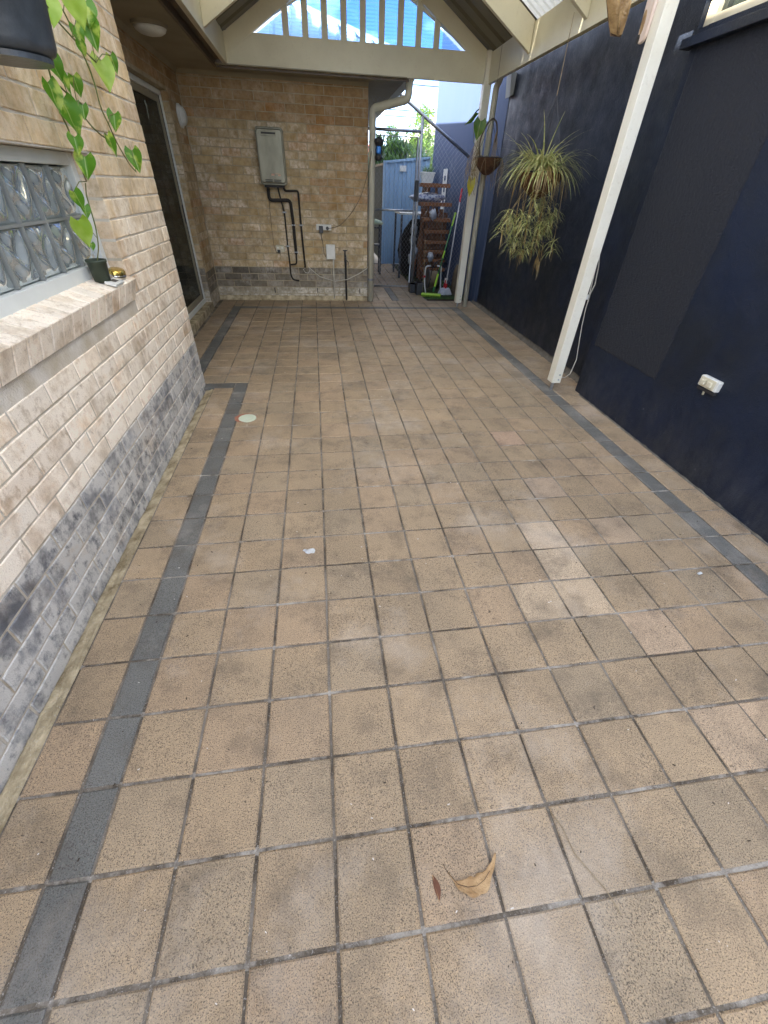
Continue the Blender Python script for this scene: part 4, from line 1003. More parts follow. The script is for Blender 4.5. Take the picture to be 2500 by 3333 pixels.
sb = thing('hanging_basket', 'small coir basket with bare roots and a few big leaves by the far post', 'hanging plant', (2.785, 5.9, 1.56))
C2 = Vector((2.785, 5.9, 0))
bowl(C2, .158, 1.722, 1.562, seed=3).build('basket', 'coir', sb, smooth=True)
mb = MB().tube(arc((C2.x, C2.y, 1.722), .16, 0, 2*math.pi, 24, (1, 0, 0), (0, 1, 0)), .004, 5, cap=False)
for k in range(3):
    a = 2*math.pi*k/3+.35; mb.tube([(2.766, 5.9, 2.06), (C2.x+.16*math.cos(a), C2.y+.16*math.sin(a), 1.722)], .0024, 5)
mb.build('hanger', 'black_plastic', sb)
MB().tube([(2.766, 5.9, 2.06), (2.755, 5.9, 2.64)], .0022, 5).build('cord', 'twine', sb)
MB().tube(fillet([(2.67, 5.86, 1.70), (2.63, 5.85, 1.86), (2.69, 5.87, 2.0), (2.765, 5.89, 2.065), (2.82, 5.9, 2.04), (2.85, 5.9, 1.95), (2.84, 5.9, 1.86)], .08, 4), [.010]*26+[.006]*0 if False else .0085, 7).build('stem', 'bark', sb, smooth=True)
rt = MB()
for i in range(34):
    a = r2.uniform(0, 6.283); x0, y0 = C2.x+.15*math.cos(a), C2.y+.15*math.sin(a); z1 = r2.uniform(1.36, 1.6)
    rt.tube([(C2.x+.1*math.cos(a), C2.y+.1*math.sin(a), 1.74), (x0+.02*math.cos(a), y0+.02*math.sin(a), 1.71), (x0+.03*math.cos(a)+r2.gauss(0, .02), y0, (1.71+z1)/2), (x0+r2.gauss(0, .03), y0+r2.gauss(0, .02), z1)], .002, 4)
for i in range(26):
    x0 = r2.uniform(2.50, 2.64); z0 = r2.uniform(1.72, 1.9)
    rt.tube([(2.65, 5.86, z0), ((x0+2.65)/2, 5.85, z0-.06), (x0, 5.85, z0-.2), (x0+r2.uniform(-.01, .07), 5.86, r2.uniform(1.42, 1.56))], .0018, 4)
for i in range(10):
    rt.tube([(2.84, 5.9, 1.98), (2.85+r2.gauss(0, .012), 5.9, 1.85), (2.83+r2.gauss(0, .02), 5.89, r2.uniform(1.5, 1.72))], .0022, 4)
rt.build('roots', 'root', sb)
ph = heart(.44, .10, .12).mesh('leaf', 'philo', True); yl = heart(.30, .06, .1).mesh('leaf', 'yellow_leaf', True)
leaf_at(sb, (2.605, 5.86, 1.945), .17, (-.15, 0, -1), (-.2, -1, .3), ph); leaf_at(sb, (2.495, 5.86, 2.045), .16, (-.85, -.1, -.75), (.75, -.35, -.35), ph)
leaf_at(sb, (2.60, 5.86, 1.425), .17, (-.05, 0, -1), (-.3, -1, .1), yl)
MB().tube([(2.535, 5.86, 2.07), (2.545, 5.86, 1.98), (2.56, 5.86, 1.86), (2.64, 5.86, 1.76)], .003, 5).tube([(2.605, 5.86, 2.0), (2.61, 5.855, 1.86), (2.66, 5.86, 1.74)], .003, 5).tube([(2.66, 5.86, 1.72), (2.60, 5.85, 1.6), (2.61, 5.86, 1.50)], .003, 5).build('leaf_stalk', 'vine_stem', sb)

# ------------------------------------------------------------------ the side passage: gate, fences, stored things
YG = 7.6
gt_ = thing('chain_link_gate', 'galvanised chain link gate closing the side passage', 'gate', (1.9, YG, 0))
def loop(x0, x1, z0, z1): return [(x0, YG, z0), (x1, YG, z0), (x1, YG, z1), (x0, YG, z1), (x0, YG, z0)]
MB().tube(loop(1.575, 2.255, .055, 1.985), .017, 8).build('frame', 'galv', gt_, smooth=True)
MB().tube([(1.575, YG, 1.12), (2.255, YG, 1.12)], .014, 8).build('mid_rail', 'galv', gt_, smooth=True)
MB().box(2.245, 2.30, YG-.035, YG-.015, 1.24, 1.50).build('latch_plate', 'black_plastic', gt_, bevel=.004)
MB().tube([(2.285, YG-.03, 1.22), (2.29, YG-.045, 1.16), (2.31, YG-.05, 1.08), (2.315, YG-.05, 1.05)], .005, 5).build('latch_hook', 'chrome', gt_, smooth=True)
def link(poly, y, p_=.046):                                                # woven wire clipped to a convex polygon in XZ
    mb = MB()
    xs = [q[0] for q in poly]; zs = [q[1] for q in poly]
    for sg in (1, -1):
        c = min(zs)-sg*max(xs)-2
        while c < max(zs)+3:
            lo, hi = -9, 9                                                  # line z = c + sg*x*1.25
            k = 1.25*sg; ok = True; n = len(poly); A = sum(poly[i][0]*poly[(i+1) % n][1]-poly[(i+1) % n][0]*poly[i][1] for i in range(n)); s_ = 1 if A > 0 else -1
            for i in range(n):
                (x0, z0), (x1, z1) = poly[i], poly[(i+1) % n]
                ex, ez = x1-x0, z1-z0                                       # inside: s_*(ex*(z-z0)-ez*(x-x0)) >= 0
                a = s_*(ex*k-ez); b = s_*(ex*(c-z0)+ez*x0)
                if abs(a) < 1e-9:
                    if b < 0: ok = False
                elif a > 0: lo = max(lo, -b/a)
                else: hi = min(hi, -b/a)
            if ok and hi-lo > .005:
                mb.tube([(lo, y+.002*sg, c+k*lo), (hi, y+.002*sg, c+k*hi)], .0014, 3, cap=False)
            c += p_*1.6
    return mb
wm = link([(1.575, .055), (2.255, .055), (2.255, 1.985), (1.575, 1.985)], YG).build('wire_mesh', 'galv', gt_); wm['kind'] = 'stuff'
gf = thing('gate_surround', 'grey pipe frame with chain link above and right of the gate', 'gate frame', (2.3, YG, 0))
MB().tube([(2.30, YG, -.02), (2.30, YG, 2.215)], .021, 10).build('post', 'galv', gf, smooth=True)
MB().tube([(1.50, YG, 2.05), (2.28, YG, 2.05)], .019, 8).build('top_rail', 'galv', gf, smooth=True)
MB().tube([(1.86, YG, 2.47), (3.06, YG, 1.80)], .021, 8).build('sloping_rail', 'galv', gf, smooth=True)
MB().tube([(1.50, YG, -.02), (1.50, YG, 2.40)], .019, 8).build('post', 'galv', gf, smooth=True)
for poly in ([(1.52, 2.06), (2.28, 2.06), (2.28, 2.215), (2.0, 2.375), (1.52, 2.375)], [(2.32, .05), (3.10, .05), (3.10, 1.79), (2.32, 2.2)]):
    o = link(poly, YG).build('wire_mesh', 'galv', gf); o['kind'] = 'stuff'
bf = thing('metal_fence', 'blue ribbed steel fence across the end of the passage', 'fence', (2.65, 10.6, 0))
xs = [2.19, 2.385, 2.56, 2.735, 2.93, 3.125]
for i in range(5):
    a, b = xs[i], xs[i+1]; mb = MB(); prof = [(a+.004, 0), (a+.012, -.03), (a+.035, -.03), (a+.043, 0), ((a+b)/2-.01, 0), ((a+b)/2, .008), ((a+b)/2+.01, 0), (b+.006, .003)]
    for (x, d) in prof: mb.v += [(x, 10.6+d, .0), (x, 10.6+d, 1.80+.02*i)]
    for k in range(len(prof)-1): mb.f.append((2*k, 2*k+2, 2*k+3, 2*k+1))
    mb.build('sheet', 'blue_fence', bf)
MB().bar((2.18, 10.59, 1.80), (3.125, 10.59, 1.90), .05, .04).build('top_rail', 'blue_fence', bf)
MB().box(2.15, 2.195, 10.57, 10.63, 0, 1.82).build('post', 'blue_fence', bf)
sg = thing('sign_plate', 'small white plate fixed to the blue steel fence', 'sign', (2.56, 10.56, 1.65))
MB().box(2.495, 2.63, 10.555, 10.565, 1.66, 1.755).build('plate', 'white_plastic', sg, bevel=.004)
ff = thing('metal_fence', 'grey ribbed steel side fence running back from the blue one', 'fence', (2.2, 13, 0))
for i in range(22):
    y0 = 10.66+i*.26; mb = MB(); prof = [(y0, 0), (y0+.02, -.03), (y0+.05, -.03), (y0+.07, 0), (y0+.16, 0), (y0+.256, 0)]
    for (yy, d) in prof: mb.v += [(2.235+d, yy, 0), (2.235+d, yy, 1.76)]
    for k in range(len(prof)-1): mb.f.append((2*k, 2*k+1, 2*k+3, 2*k+2))
    mb.build('sheet', 'grey_fence', ff)
MB().box(2.20, 2.26, 10.64, 16.4, 1.762, 1.80).build('top_rail', 'cream_pipe', ff)
# strip of turf between paving and wall
MB().box(2.395, 3.13, 6.86, 10.58, -.055, -.004).build('turf_base', 'soil', None)
tag(bpy.data.objects['turf_base'], kind='structure')
tf = MB()
for i in range(5200):
    x, y = rnd.uniform(2.392, 3.11), 6.86+(3.6*rnd.random()**1.8); a = rnd.uniform(0, 6.283); h = rnd.uniform(.012, .026); w_ = .0022
    b = len(tf.v); tf.v += [(x-w_*math.cos(a), y-w_*math.sin(a), -.004), (x+w_*math.cos(a), y+w_*math.sin(a), -.004), (x+rnd.gauss(0, .008), y+rnd.gauss(0, .008), h)]; tf.f.append((b, b+1, b+2))
tag(tf.build('turf', 'grass'), 'short green turf edging the passage paving', 'turf', kind='stuff')

st = thing('bar_stool', 'dark metal stool with a pale green seat behind the corner downpipe', 'stool', (1.83, 9.3, 0))
mb = MB(); mb.grid(lambda u, v: (1.66+.32*u, 9.15+.30*v, .862+.05*math.sin(math.pi*u)**.6*math.sin(math.pi*v)**.6), 12, 12); mb.box(1.66, 1.98, 9.15, 9.45, .835, .861); mb.build('seat', 'cushion', st)
for (x, y) in ((1.68, 9.17), (1.945, 9.17), (1.68, 9.43), (1.945, 9.43)):
    MB().box(x-.014, x+.014, y-.014, y+.014, 0, .835).build('leg', 'dark_metal', st)
for zz in (.78, .50): MB().box(1.695, 1.93, 9.16, 9.18, zz-.012, zz+.012).build('rung', 'dark_metal', st)
MB().box(1.695, 1.93, 9.18, 9.42, .488, .50).build('foot_shelf', 'white_plastic', st)

cb = thing('outdoor_table', 'white topped table draped with a black cover behind the gate', 'table', (2.6, 9.0, 0))
MB().box(2.24, 3.02, 8.72, 9.5, 1.015, 1.045).build('top', 'white_paint', cb, bevel=.005)
for (x, y) in ((2.27, 8.75), (2.99, 8.75), (2.27, 9.46), (2.99, 9.46)): MB().box(x-.016, x+.016, y-.016, y+.016, 0, 1.015).build('leg', 'dark_metal', cb)
cbk = thing('covered_stack', 'black sheet wrapped stack under the white topped table', 'storage stack', (2.65, 9.1, 0))
MB().blob((2.65, 9.1, .42), (.36, .33, .52), 4, .12, 3, 24, 16).build('cover', 'black_rubber', cbk, smooth=True)

ws = thing('wooden_ladder_shelf', 'reddish brown timber ladder shelf standing behind the wire mesh', 'ladder shelf', (2.8, 8.5, 0))
TR = [(2.51, 3.03, 1.455), (2.52, 3.09, 1.195), (2.59, 3.10, .974), (2.635, 3.09, .80), (2.645, 3.07, .642), (2.64, 3.05, .489), (2.65, 3.07, .352), (2.63, 3.09, .2)]
for (a, b, z) in TR: MB().box(a, b, 8.40, 8.58, z-.030, z+.024).build('tread', 'wood_step', ws, bevel=.003)
for (xa, za, xb, zb) in ((2.70, 1.43, 2.50, .0), (2.83, 1.43, 3.06, .0), (2.72, 1.17, 2.66, .0), (2.80, 1.17, 2.90, .0), (2.86, 1.17, 2.98, .0)):
    MB().bar((xa, 8.60, za), (xb, 8.60, zb), .034, .05, (0, 1, 0)).build('rail', 'wood_step', ws)
for i in range(6): MB().box(2.60+.085*i, 2.675+.085*i, 8.64, 8.655, .02, 1.12-.05*(i % 2)).build('back_board', 'wood_step', ws)
bg_ = thing('soil_bag', 'printed white bag lying across the second shelf', 'bag', (2.66, 8.5, 1.22))
MB().blob((2.66, 8.52, 1.281), (.315, .10, .066), 2, .22, 2.4, 22, 12).build('sack', 'bag_print', bg_, smooth=True)
for i, (x, y, z, r, lab) in enumerate(((2.40, 8.20, .83, .060, 'topmost of the crumpled plastic bags hanging left of the ladder shelf'), (2.395, 8.20, .68, .058, 'second crumpled plastic bag down, left of the ladder shelf'), (2.43, 8.20, .52, .060, 'third crumpled plastic bag down, left of the ladder shelf'), (2.39, 8.20, .40, .066, 'lowest crumpled plastic bag left of the ladder shelf'), (2.76, 8.36, 1.05, .062, 'white plastic bag on the third shelf of the ladder shelf'), (2.77, 8.33, .42, .055, 'pale bundle low on the front of the ladder shelf'))):
    o = MB().blob((x, y, z), (r, r*.7, r*1.25), i+5, .45, 2.6, 16, 10).build('plastic_bag', 'bag_white', smooth=True)
    tag(o, lab, 'bag', 'crumpled plastic bags by the ladder shelf')
bundle = MB().tube([(2.42, 8.23, 1.1), (2.425, 8.22, .30)], .006, 5).build('twine_line', 'twine'); tag(bundle, 'taut string carrying the crumpled plastic bags', 'string')
al = thing('white_lattice_panel', 'white slatted folding panel leaning on the navy wall', 'lattice panel', (3.06, 9.0, 0))
for (x0, x1) in ((3.035, 3.09), ):
    pass
top = Vector((3.085, 9.05, 1.69)); bot = Vector((3.02, 8.75, .55))
for yy in (-.10, .10):
    MB().bar(top+Vector((0, yy, 0)), bot+Vector((0, yy, 0)), .022, .022).build('rail', 'lattice_white', al)
for i in range(7):
    p = top.lerp(bot, .04+i*.145); MB().obox(p, (.006, 0, .001), (0, .09, 0), (-.004, -.004, .048)).build('slat', 'lattice_white', al)
pt = thing('planter', 'white tapered planter of grassy leaves on a tall stand', 'planter', (2.93, 9.85, 0))
mb = MB(); 
for (k, z) in ((.72, 1.47), (1, 1.63)): mb.v += [(2.93-.125*k, 9.85-.11*k, z), (2.93+.125*k, 9.85-.11*k, z), (2.93+.125*k, 9.85+.11*k, z), (2.93-.125*k, 9.85+.11*k, z)]
mb.f += [(0, 1, 5, 4), (1, 2, 6, 5), (2, 3, 7, 6), (3, 0, 4, 7), (3, 2, 1, 0), (4, 5, 6, 7)]; mb.build('pot', 'white_plastic', pt)
MB().box(2.795, 3.065, 9.73, 9.97, 1.63, 1.655).build('rim', 'white_plastic', pt, bevel=.004)
MB().box(2.86, 3.0, 9.78, 9.92, 0, 1.47).build('stand', 'wood_dark', pt)
gr = MB()
for i in range(130): a = r2.uniform(0, 6.283); blade(gr, (2.93+r2.uniform(-.1, .1), 9.85+r2.uniform(-.09, .09), 1.65), (math.cos(a), math.sin(a), 0), r2.uniform(.08, .17), 1.2, .004, 2.2, 5)
gr.build('grass_leaves', 'grass', pt)

hz = thing('hose_reel', 'hose reel with white tubular frame on the turf', 'hose reel', (2.62, 7.4, 0))
for yy in (7.36,):
    MB().tube(fillet([(2.505, 7.34, .0), (2.482, 7.38, .112), (2.476, 7.4, .2832), (2.485, 7.4, .392), (2.56, 7.4, .395)], .06, 5), .011, 8).build('frame_tube', 'white_plastic', hz, smooth=True)
    MB().tube(fillet([(2.68, 7.4, .395), (2.75, 7.4, .392), (2.757, 7.4, .2626), (2.762, 7.38, .11), (2.768, 7.34, .0)], .06, 5), .011, 8).build('frame_tube', 'white_plastic', hz, smooth=True)
n = 20
def ring(x, r): return [(x, 7.42+r*math.cos(2*math.pi*k/n), .20+r*math.sin(2*math.pi*k/n)) for k in range(n)]
for (xa, xb) in ((2.53, 2.545), (2.70, 2.715)):
    mb = MB(); mb.v = ring(xa, .15)+ring(xb, .15)
    mb.f = [tuple(range(n)), tuple(n+k for k in range(n-1, -1, -1))]+[(k, n+k, n+(k+1) % n, (k+1) % n) for k in range(n)]
    mb.build('drum_flange', 'black_plastic', hz)
for i in range(9):
    MB().tube([(2.555+.0165*i, 7.42+.115*math.cos(2*math.pi*k/16), .20+.115*math.sin(2*math.pi*k/16)) for k in range(17)], .0085, 6, cap=False).build('hose_turn', 'cable_brown', hz, smooth=True)
MB().tube(fillet([(2.56, 7.30, .2), (2.58, 7.36, .36), (2.68, 7.45, .47), (2.84, 7.5, .48), (2.88, 7.55, .40)], .1, 5), .008, 6).build('hose_end', 'black_rubber', hz, smooth=True)
MB().tube([(2.44, 7.36, .235), (2.475, 7.37, .245)], .018, 8).build('tap_fitting', 'red_plastic', hz)
br = thing('broom', 'lime green broom with a dark green handle leaning by the far post', 'broom', (2.55, 7.03, 0))
MB().obox((2.525, 7.03, .035), (.155, -.05, 0), (.012, .036, 0), (0, 0, .016)).build('head', 'lime', br, bevel=.008)
bs_ = MB()
for i in range(240):
    t, q = rnd.uniform(-1, 1), rnd.uniform(-1, 1); p = Vector((2.525, 7.03, .02))+Vector((.15, -.048, 0))*t+Vector((.011, .032, 0))*q
    bs_.tube([p, p+Vector((rnd.gauss(0, .004), rnd.gauss(0, .004), -.022))], .0016, 3)
o = bs_.build('bristles', 'lime', br); o['kind'] = 'stuff'
P0, P1 = Vector((2.56, 7.06, .05)), Vector((2.965, 7.66, 1.11))
MB().tube([P0.lerp(P1, .02), P0.lerp(P1, .10)], .014, 8).build('socket', 'green_pole', br)
MB().tube([P0.lerp(P1, .08), P0.lerp(P1, .24)], .017, 10).build('lower_grip', 'lime', br)
MB().tube([P0.lerp(P1, .20), P0.lerp(P1, .90)], .0095, 8).build('handle', 'green_pole', br, smooth=True)
MB().tube([P0.lerp(P1, .44), P0.lerp(P1, .53)], .014, 10).build('collar', 'lime', br)
MB().tube([P0.lerp(P1, .84), P0.lerp(P1, 1.0)], [.013, .018], 10).build('grip', 'lime', br)
mo = thing('mop', 'white string mop with a grey handle and red ends leaning on the navy wall', 'mop', (2.80, 7.2, 0))
Q0, Q1 = Vector((2.805, 7.2, .06)), Vector((3.095, 7.9, 1.425))
MB().tube([Q0, Q0.lerp(Q1, .87)], .0105, 8).build('handle', 'grey_pole', mo, smooth=True)
MB().tube([Q0.lerp(Q1, .87), Q1], .014, 8).build('grip', 'red_plastic', mo)
MB().tube([Q0, Q0.lerp(Q1, .07)], [.022, .014], 8).build('socket', 'red_plastic', mo)
ms = MB()
for i in range(150):
    a = rnd.uniform(0, 6.283); rr = rnd.uniform(.05, .125); ms.tube([Q0+Vector((0, 0, .03)), Q0+Vector((math.cos(a)*rr*.7, math.sin(a)*rr*.6, .02+rnd.uniform(0, .02))), Q0+Vector((math.cos(a)*rr, math.sin(a)*rr*.85, -.05))], .0055, 4)
o = ms.build('strands', 'mop_strand', mo); o['kind'] = 'stuff'
sy = thing('spray_bottle', 'red spray bottle with a white trigger standing behind the mop', 'bottle', (2.865, 7.42, 0))
MB().lathe([(.03, 0), (.034, .01), (.034, .12), (.014, .165), (.014, .185)], (2.865, 7.42, 0), 14).build('body', 'red_plastic', sy, smooth=True)
MB().box(2.84, 2.895, 7.41, 7.43, .185, .215).box(2.835, 2.845, 7.412, 7.428, .15, .187).build('trigger', 'white_plastic', sy, bevel=.003)
for (nm, x0, x1, y0, y1, z1, lab) in (('planter_box', 2.22, 2.33, 7.32, 7.48, .13, 'low black box at the foot of the gate, left one'), ('planter_box', 2.30, 2.40, 7.14, 7.30, .18, 'low black box at the foot of the gate, right one')):
    mb = MB().box(x0, x1, y0, y1, 0, z1); o = mb.build(nm, 'black_plastic', bevel=.008); tag(o, lab, 'box')
    MB().box(x0-.006, x1+.006, y0-.006, y1+.006, z1-.014, z1).build('rim', 'black_plastic', o, bevel=.003)
tag(MB().tube([(2.425, 7.25, .0), (2.44, 7.35, .5), (2.445, 7.42, .78)], .005, 6).build('garden_stake', 'twine'), 'thin pale stake standing right of the gate post', 'stake')
lg = MB().blob((2.98, 7.2, .2), (.075, .075, .25), 9, .18, 3, 18, 12).build('log', 'bark', smooth=True); tag(lg, 'rough dark log upright against the navy wall', 'log')

# ------------------------------------------------------------------ beyond the fence
def tree(name, label, x, y, h, rx, rz, cz, mat, n, seed, lw=.05, upr=False):
    t = thing(name, label, 'tree', (x, y, 0)); rr = random.Random(seed)
    MB().tube([(x, y, -.05), (x+.05, y, h*.35), (x-.04, y+.05, h*.6), (x, y, cz)], [.09, .075, .055, .03], 8).build('trunk', 'bark', t, smooth=True)
    for k in range(6):
        a = rr.uniform(0, 6.283); b = Vector((x, y, h*rr.uniform(.35, .6)))
        MB().tube([b, b+Vector((math.cos(a)*rx*.4, math.sin(a)*rx*.4, rz*.3)), b+Vector((math.cos(a)*rx*.75, math.sin(a)*rx*.75, rz*.8))], [.035, .024, .010], 6).build('limb', 'bark', t, smooth=True)
    mb = MB(); cl = [(Vector((rr.gauss(0, .5), rr.gauss(0, .5), rr.gauss(0, .5))), rr.uniform(.25, .5)) for _ in range(16)]
    for i in range(n):
        c, r_ = cl[rr.randrange(16)]; d = Vector((rr.gauss(0, 1), rr.gauss(0, 1), rr.gauss(0, 1))).normalized()*r_*rr.random()**.4
        p = c+d; p = Vector((x+p.x*rx, y+p.y*rx, cz+p.z*rz))
        u = Vector((rr.gauss(0, 1), rr.gauss(0, 1), rr.gauss(0, 1)+(2.2 if upr else 0))).normalized(); v = u.orthogonal().normalized(); s_ = lw*rr.uniform(.6, 1.3)
        b = len(mb.v); mb.v += [tuple(p-u*s_*1.6), tuple(p+v*s_*.45), tuple(p+u*s_*1.6), tuple(p-v*s_*.45)]; mb.f.append((b, b+1, b+2, b+3))
    o = mb.build('crown', mat, t); o['kind'] = 'stuff'
tree('bushy_tree', 'dark spiky shrub above the blue fence', 2.75, 13.0, 2.1, .55, .55, 1.95, 'tree_dark', 2600, 3, .06, True)
tree('bushy_tree', 'bright yellow green tree beside the dark shrub beyond the fence', 3.45, 13.4, 2.3, .6, .75, 2.05, 'tree_light', 2600, 5, .045)
tree('bushy_tree', 'leafy tree in front of the white house beyond the passage', 4.3, 15.5, 2.4, .75, .8, 1.95, 'tree_light', 2600, 8, .05)
tree('bushy_tree', 'mid green shrub left of the dark spiky one', 2.5, 15.2, 2.0, .6, .5, 1.8, 'tree_dark', 1800, 12, .05)
nh = thing('neighbour_house', 'sunlit white house with a grey tiled roof beyond the passage', 'house', (7.5, 23, 0))
MB().box(5.05, 11, 20, 27, -.05, 2.75).build('wall', 'house_white', nh)
mb = MB(); mb.v += [(4.6, 19.5, 2.70), (11.4, 19.5, 2.70), (11.4, 27.5, 2.70), (4.6, 27.5, 2.70), (7.0, 23.5, 4.5), (9.0, 23.5, 4.5)]
mb.f += [(0, 1, 5, 4), (1, 2, 5), (2, 3, 4, 5), (3, 0, 4), (3, 2, 1, 0)]; mb.build('roof', 'roof_tile_grey', nh)
MB().box(4.58, 11.42, 19.42, 19.5, 2.62, 2.76).build('gutter', 'white_paint', nh)
wn = MB().box(5.25, 5.62, 19.97, 20.0, 1.55, 2.35).build('window', 'white_paint', nh); MB().box(5.28, 5.59, 19.955, 19.969, 1.58, 2.32).build('pane', 'window_glass', wn)
rh = thing('red_roof_house', 'distant house with a red tiled roof beyond the grey fence', 'house', (1.5, 26, 0))
MB().box(-3, 3.3, 24, 30, -.05, 2.4).build('wall', 'house_white', rh)
mb = MB(); mb.v += [(-3.5, 23.5, 2.4), (3.8, 23.5, 2.4), (3.8, 30.5, 2.4), (-3.5, 30.5, 2.4), (-1, 27, 4.4), (1.6, 27, 4.4)]
mb.f += [(0, 1, 5, 4), (1, 2, 5), (2, 3, 4, 5), (3, 0, 4), (3, 2, 1, 0)]; mb.build('roof', 'roof_red', rh)
for i, (a, b, z) in enumerate((((-20, 30), (30, 34), 6.3), ((-20, 30), (30, 34), 6.0), ((-20, 33), (30, 36), 5.2), ((-20, 33), (30, 36.6), 4.95))):
    o = MB().tube(sag((a[0], a[1], z+.4), (b[0], b[1], z+.4), .5, 16), .022, 5).build('power_line', 'wire', smooth=True)
    tag(o, ('topmost', 'second from the top', 'third from the top', 'lowest')[i]+' of the overhead power lines beyond the passage', 'power line', 'overhead power lines')
pw = thing('power_pole', 'timber pole carrying the overhead lines far to the right', 'power pole', (30, 35, 0))
MB().tube([(30, 35, -.1), (30, 35, 7.2)], [.16, .11], 10).build('pole', 'bark', pw, smooth=True)
MB().box(29.95, 30.05, 33.4, 37.2, 5.2, 5.32).box(29.95, 30.05, 33.4, 37.2, 6.3, 6.42).build('crossarm', 'bark', pw)

# ------------------------------------------------------------------ small things on the paving
dc = thing('drain_cover', 'round pale green drain cap set in the paving near the left band', 'drain cover', (.079, 2.655, 0))
MB().lathe([(.066, -.002), (.066, .003), (.060, .0052), (.002, .0056)], (.079, 2.655, 0), 28).build('cap', 'cover_green', dc)
mb = MB(); k = 26; mb.v = [(.066+(.083+.02*mnoise.noise(Vector((math.cos(t)*2, math.sin(t)*2, 0))))*math.cos(t), 2.66+(.075+.02*mnoise.noise(Vector((math.cos(t)*2, math.sin(t)*2, 5))))*math.sin(t), .0020) for t in [2*math.pi*i/k for i in range(k)]]; mb.f = [tuple(range(k))]
mb.build('mortar_ring', 'rust_stain', dc)
def splash(x, y, rx, ry, seed, mat, name, z=.0024):
    mb = MB(); k = 22; mb.v = [(x+rx*(1+.5*mnoise.noise(Vector((math.cos(t)*1.6, math.sin(t)*1.6, seed))))*math.cos(t), y+ry*(1+.5*mnoise.noise(Vector((math.cos(t)*1.6, math.sin(t)*1.6, seed+3))))*math.sin(t), z) for t in [2*math.pi*i/k for i in range(k)]]
    mb.f = [tuple(range(k))]; return mb.build(name, mat, paving)
splash(.560, 1.150, .026, .020, 1, 'spot_white', 'paint_spot'); splash(.535, 1.158, .012, .008, 2, 'spot_white', 'paint_spot')
dm = MB()  # dirt along the wall foot, its dark colour doubling as contact shadow
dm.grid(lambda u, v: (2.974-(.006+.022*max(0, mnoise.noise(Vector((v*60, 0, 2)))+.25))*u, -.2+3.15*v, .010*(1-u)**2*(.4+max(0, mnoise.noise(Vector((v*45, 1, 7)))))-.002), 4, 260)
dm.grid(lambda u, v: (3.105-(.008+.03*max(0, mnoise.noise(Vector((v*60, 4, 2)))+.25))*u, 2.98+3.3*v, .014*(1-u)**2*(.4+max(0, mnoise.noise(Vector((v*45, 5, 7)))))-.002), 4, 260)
o = dm.build('dirt_shade_line', 'concrete_dark', paving, smooth=True); o['kind'] = 'stuff'
dl = thing('dry_leaf', 'large curled tan leaf lying on the near paving', 'leaf', (.99, -.14, 0))
cen = [Vector(q) for q in ((.926, -.112, 0), (.945, -.138, 0), (.968, -.147, 0), (.992, -.149, 0), (1.014, -.142, 0), (1.034, -.128, 0), (1.052, -.110, 0), (1.066, -.090, 0))]
def cat(t):
    t *= len(cen)-1; i = min(int(t), len(cen)-2); f = t-i; g = lambda k: cen[max(0, min(len(cen)-1, k))]
    return .5*(2*g(i)+(g(i+1)-g(i-1))*f+(2*g(i-1)-5*g(i)+4*g(i+1)-g(i+2))*f*f+(3*g(i)-g(i-1)-3*g(i+1)+g(i+2))*f**3)
mb = MB(); nl = 30
def lw_(t): return .0015+(.0185*math.sin(math.pi*min(1, max(0, (t-.10)/.62)))**.85 if .10 < t < .72 else 0)+(.0062*math.sin(math.pi*(t-.45)/.55) if t > .45 else 0)
for i in range(nl+1):
    t = i/nl; p = cat(t); d = (cat(min(1, t+.01))-cat(max(0, t-.01))).normalized(); sd_ = Vector((-d.y, d.x, 0)); w_ = lw_(t)
    for k in range(-3, 4):
        a = k/3; q = p+sd_*w_*a*(1+.10*math.sin(t*31+k)*abs(a)); z = .0022+.010*max(0, t-.55)**1.5+(.0045+.004*math.sin(t*9))*abs(a)**1.6*(w_/.018)+.0012*math.sin(t*55+abs(a)*6)*abs(a)
        mb.v.append((q.x, q.y, z))
for i in range(nl):
    for k in range(6): a = i*7+k; mb.f.append((a, a+1, a+8, a+7))
o = mb.build('blade', 'dry_leaf', dl, smooth=True); m_ = o.modifiers.new('solid', 'SOLIDIFY'); m_.thickness = .0007
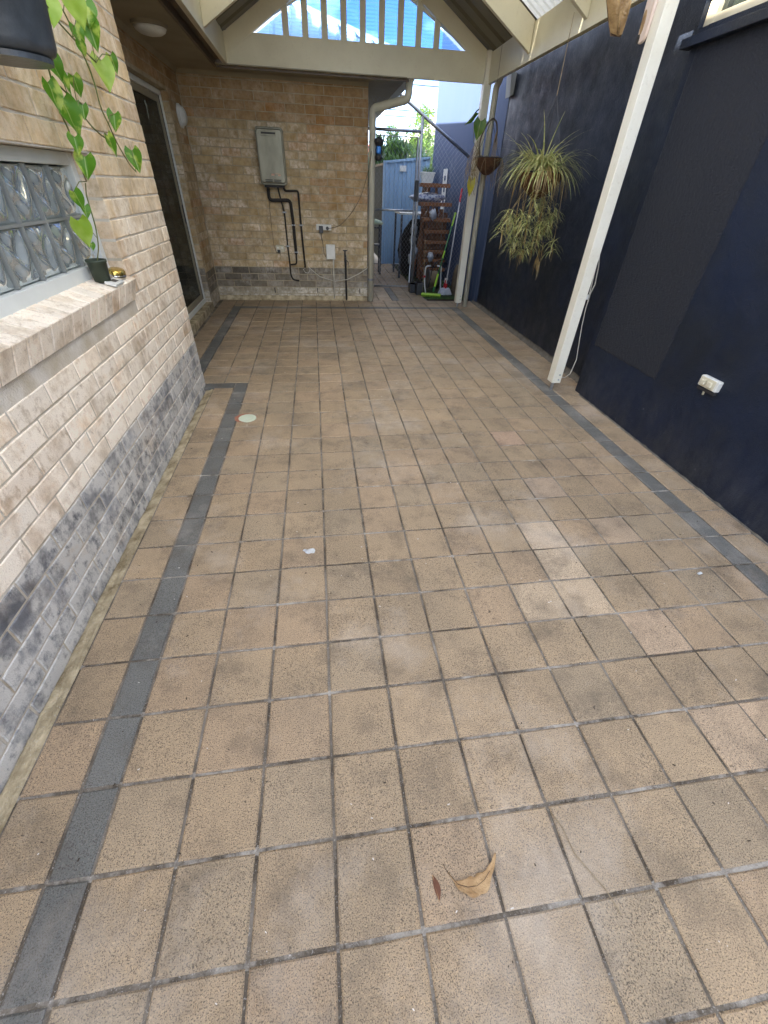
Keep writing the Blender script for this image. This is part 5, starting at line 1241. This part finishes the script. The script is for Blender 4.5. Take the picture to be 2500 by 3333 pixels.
MB().tube([(.918, -.094, .004), (.921, -.104, .003)]+[cat(t)+Vector((0, 0, .0030+.010*max(0, t-.55)**1.5)) for t in (0, .15, .3, .45, .6, .75)], [.0009]*5+[.0007]*3, 5).build('midrib', 'wood_dark', dl)
d2 = thing('dry_leaf', 'small dark brown leaf beside the large curled one', 'leaf', (.888, -.138, 0))
mb = MB(); mb.grid(lambda u, v: (.884+.016*(u-.3)*math.sin(math.pi*(v*.95+.03))+.006*v, -.112-.052*v, .003+.006*u*math.sin(math.pi*v)), 4, 8)
mb.build('blade', 'dry_leaf_dark', d2, smooth=True)
MB().tube([(.884, -.112, .003), (.887, -.14, .004), (.890, -.166, .003)], .0008, 5).build('midrib', 'dry_leaf', d2)
tw = MB().tube([(1.262, -.02, .003), (1.278, -.06, .006), (1.285, -.12, .004), (1.305, -.16, .008), (1.33, -.20, .003), (1.345, -.25, .003)], .0011, 5)
tag(tw.build('twig', 'twine', smooth=True), 'thin pale stalk lying along a joint in the near paving', 'twig')
cp = MB().obox((2.43, .80, .006), (.012, .003, 0), (-.0015, .006, 0), (0, 0, .004)).build('stone_chip', 'spot_white', bevel=.003); tag(cp, 'pale chip of stone on the paving near the right band', 'stone chip')
db = MB(); r3 = random.Random(5)
for i in range(230):                                                       # crumbs, grit and leaf scraps
    x, y = r3.uniform(-.25, 2.9), -.35+6.9*r3.random()**1.3; s_ = r3.uniform(.0010, .0028); a = r3.uniform(0, 6.283)
    db.obox((x, y, .0015+s_*.3), (s_*math.cos(a)*r3.uniform(.6, 2.2), s_*math.sin(a), 0), (-s_*.5*math.sin(a), s_*.5*math.cos(a), 0), (0, 0, s_*.35))
o = db.build('grit', 'chip', paving); o['kind'] = 'stuff'
db = MB()
for i in range(260):
    x, y = r3.uniform(-.25, 2.9), -.35+6.9*r3.random()**1.3; s_ = r3.uniform(.0012, .0036); a = r3.uniform(0, 6.283)
    db.obox((x, y, .0015+s_*.2), (s_*math.cos(a)*r3.uniform(.6, 2.0), s_*math.sin(a), 0), (-s_*.5*math.sin(a), s_*.5*math.cos(a), 0), (0, 0, s_*.25))
o = db.build('leaf_scraps', 'soil', paving); o['kind'] = 'stuff'
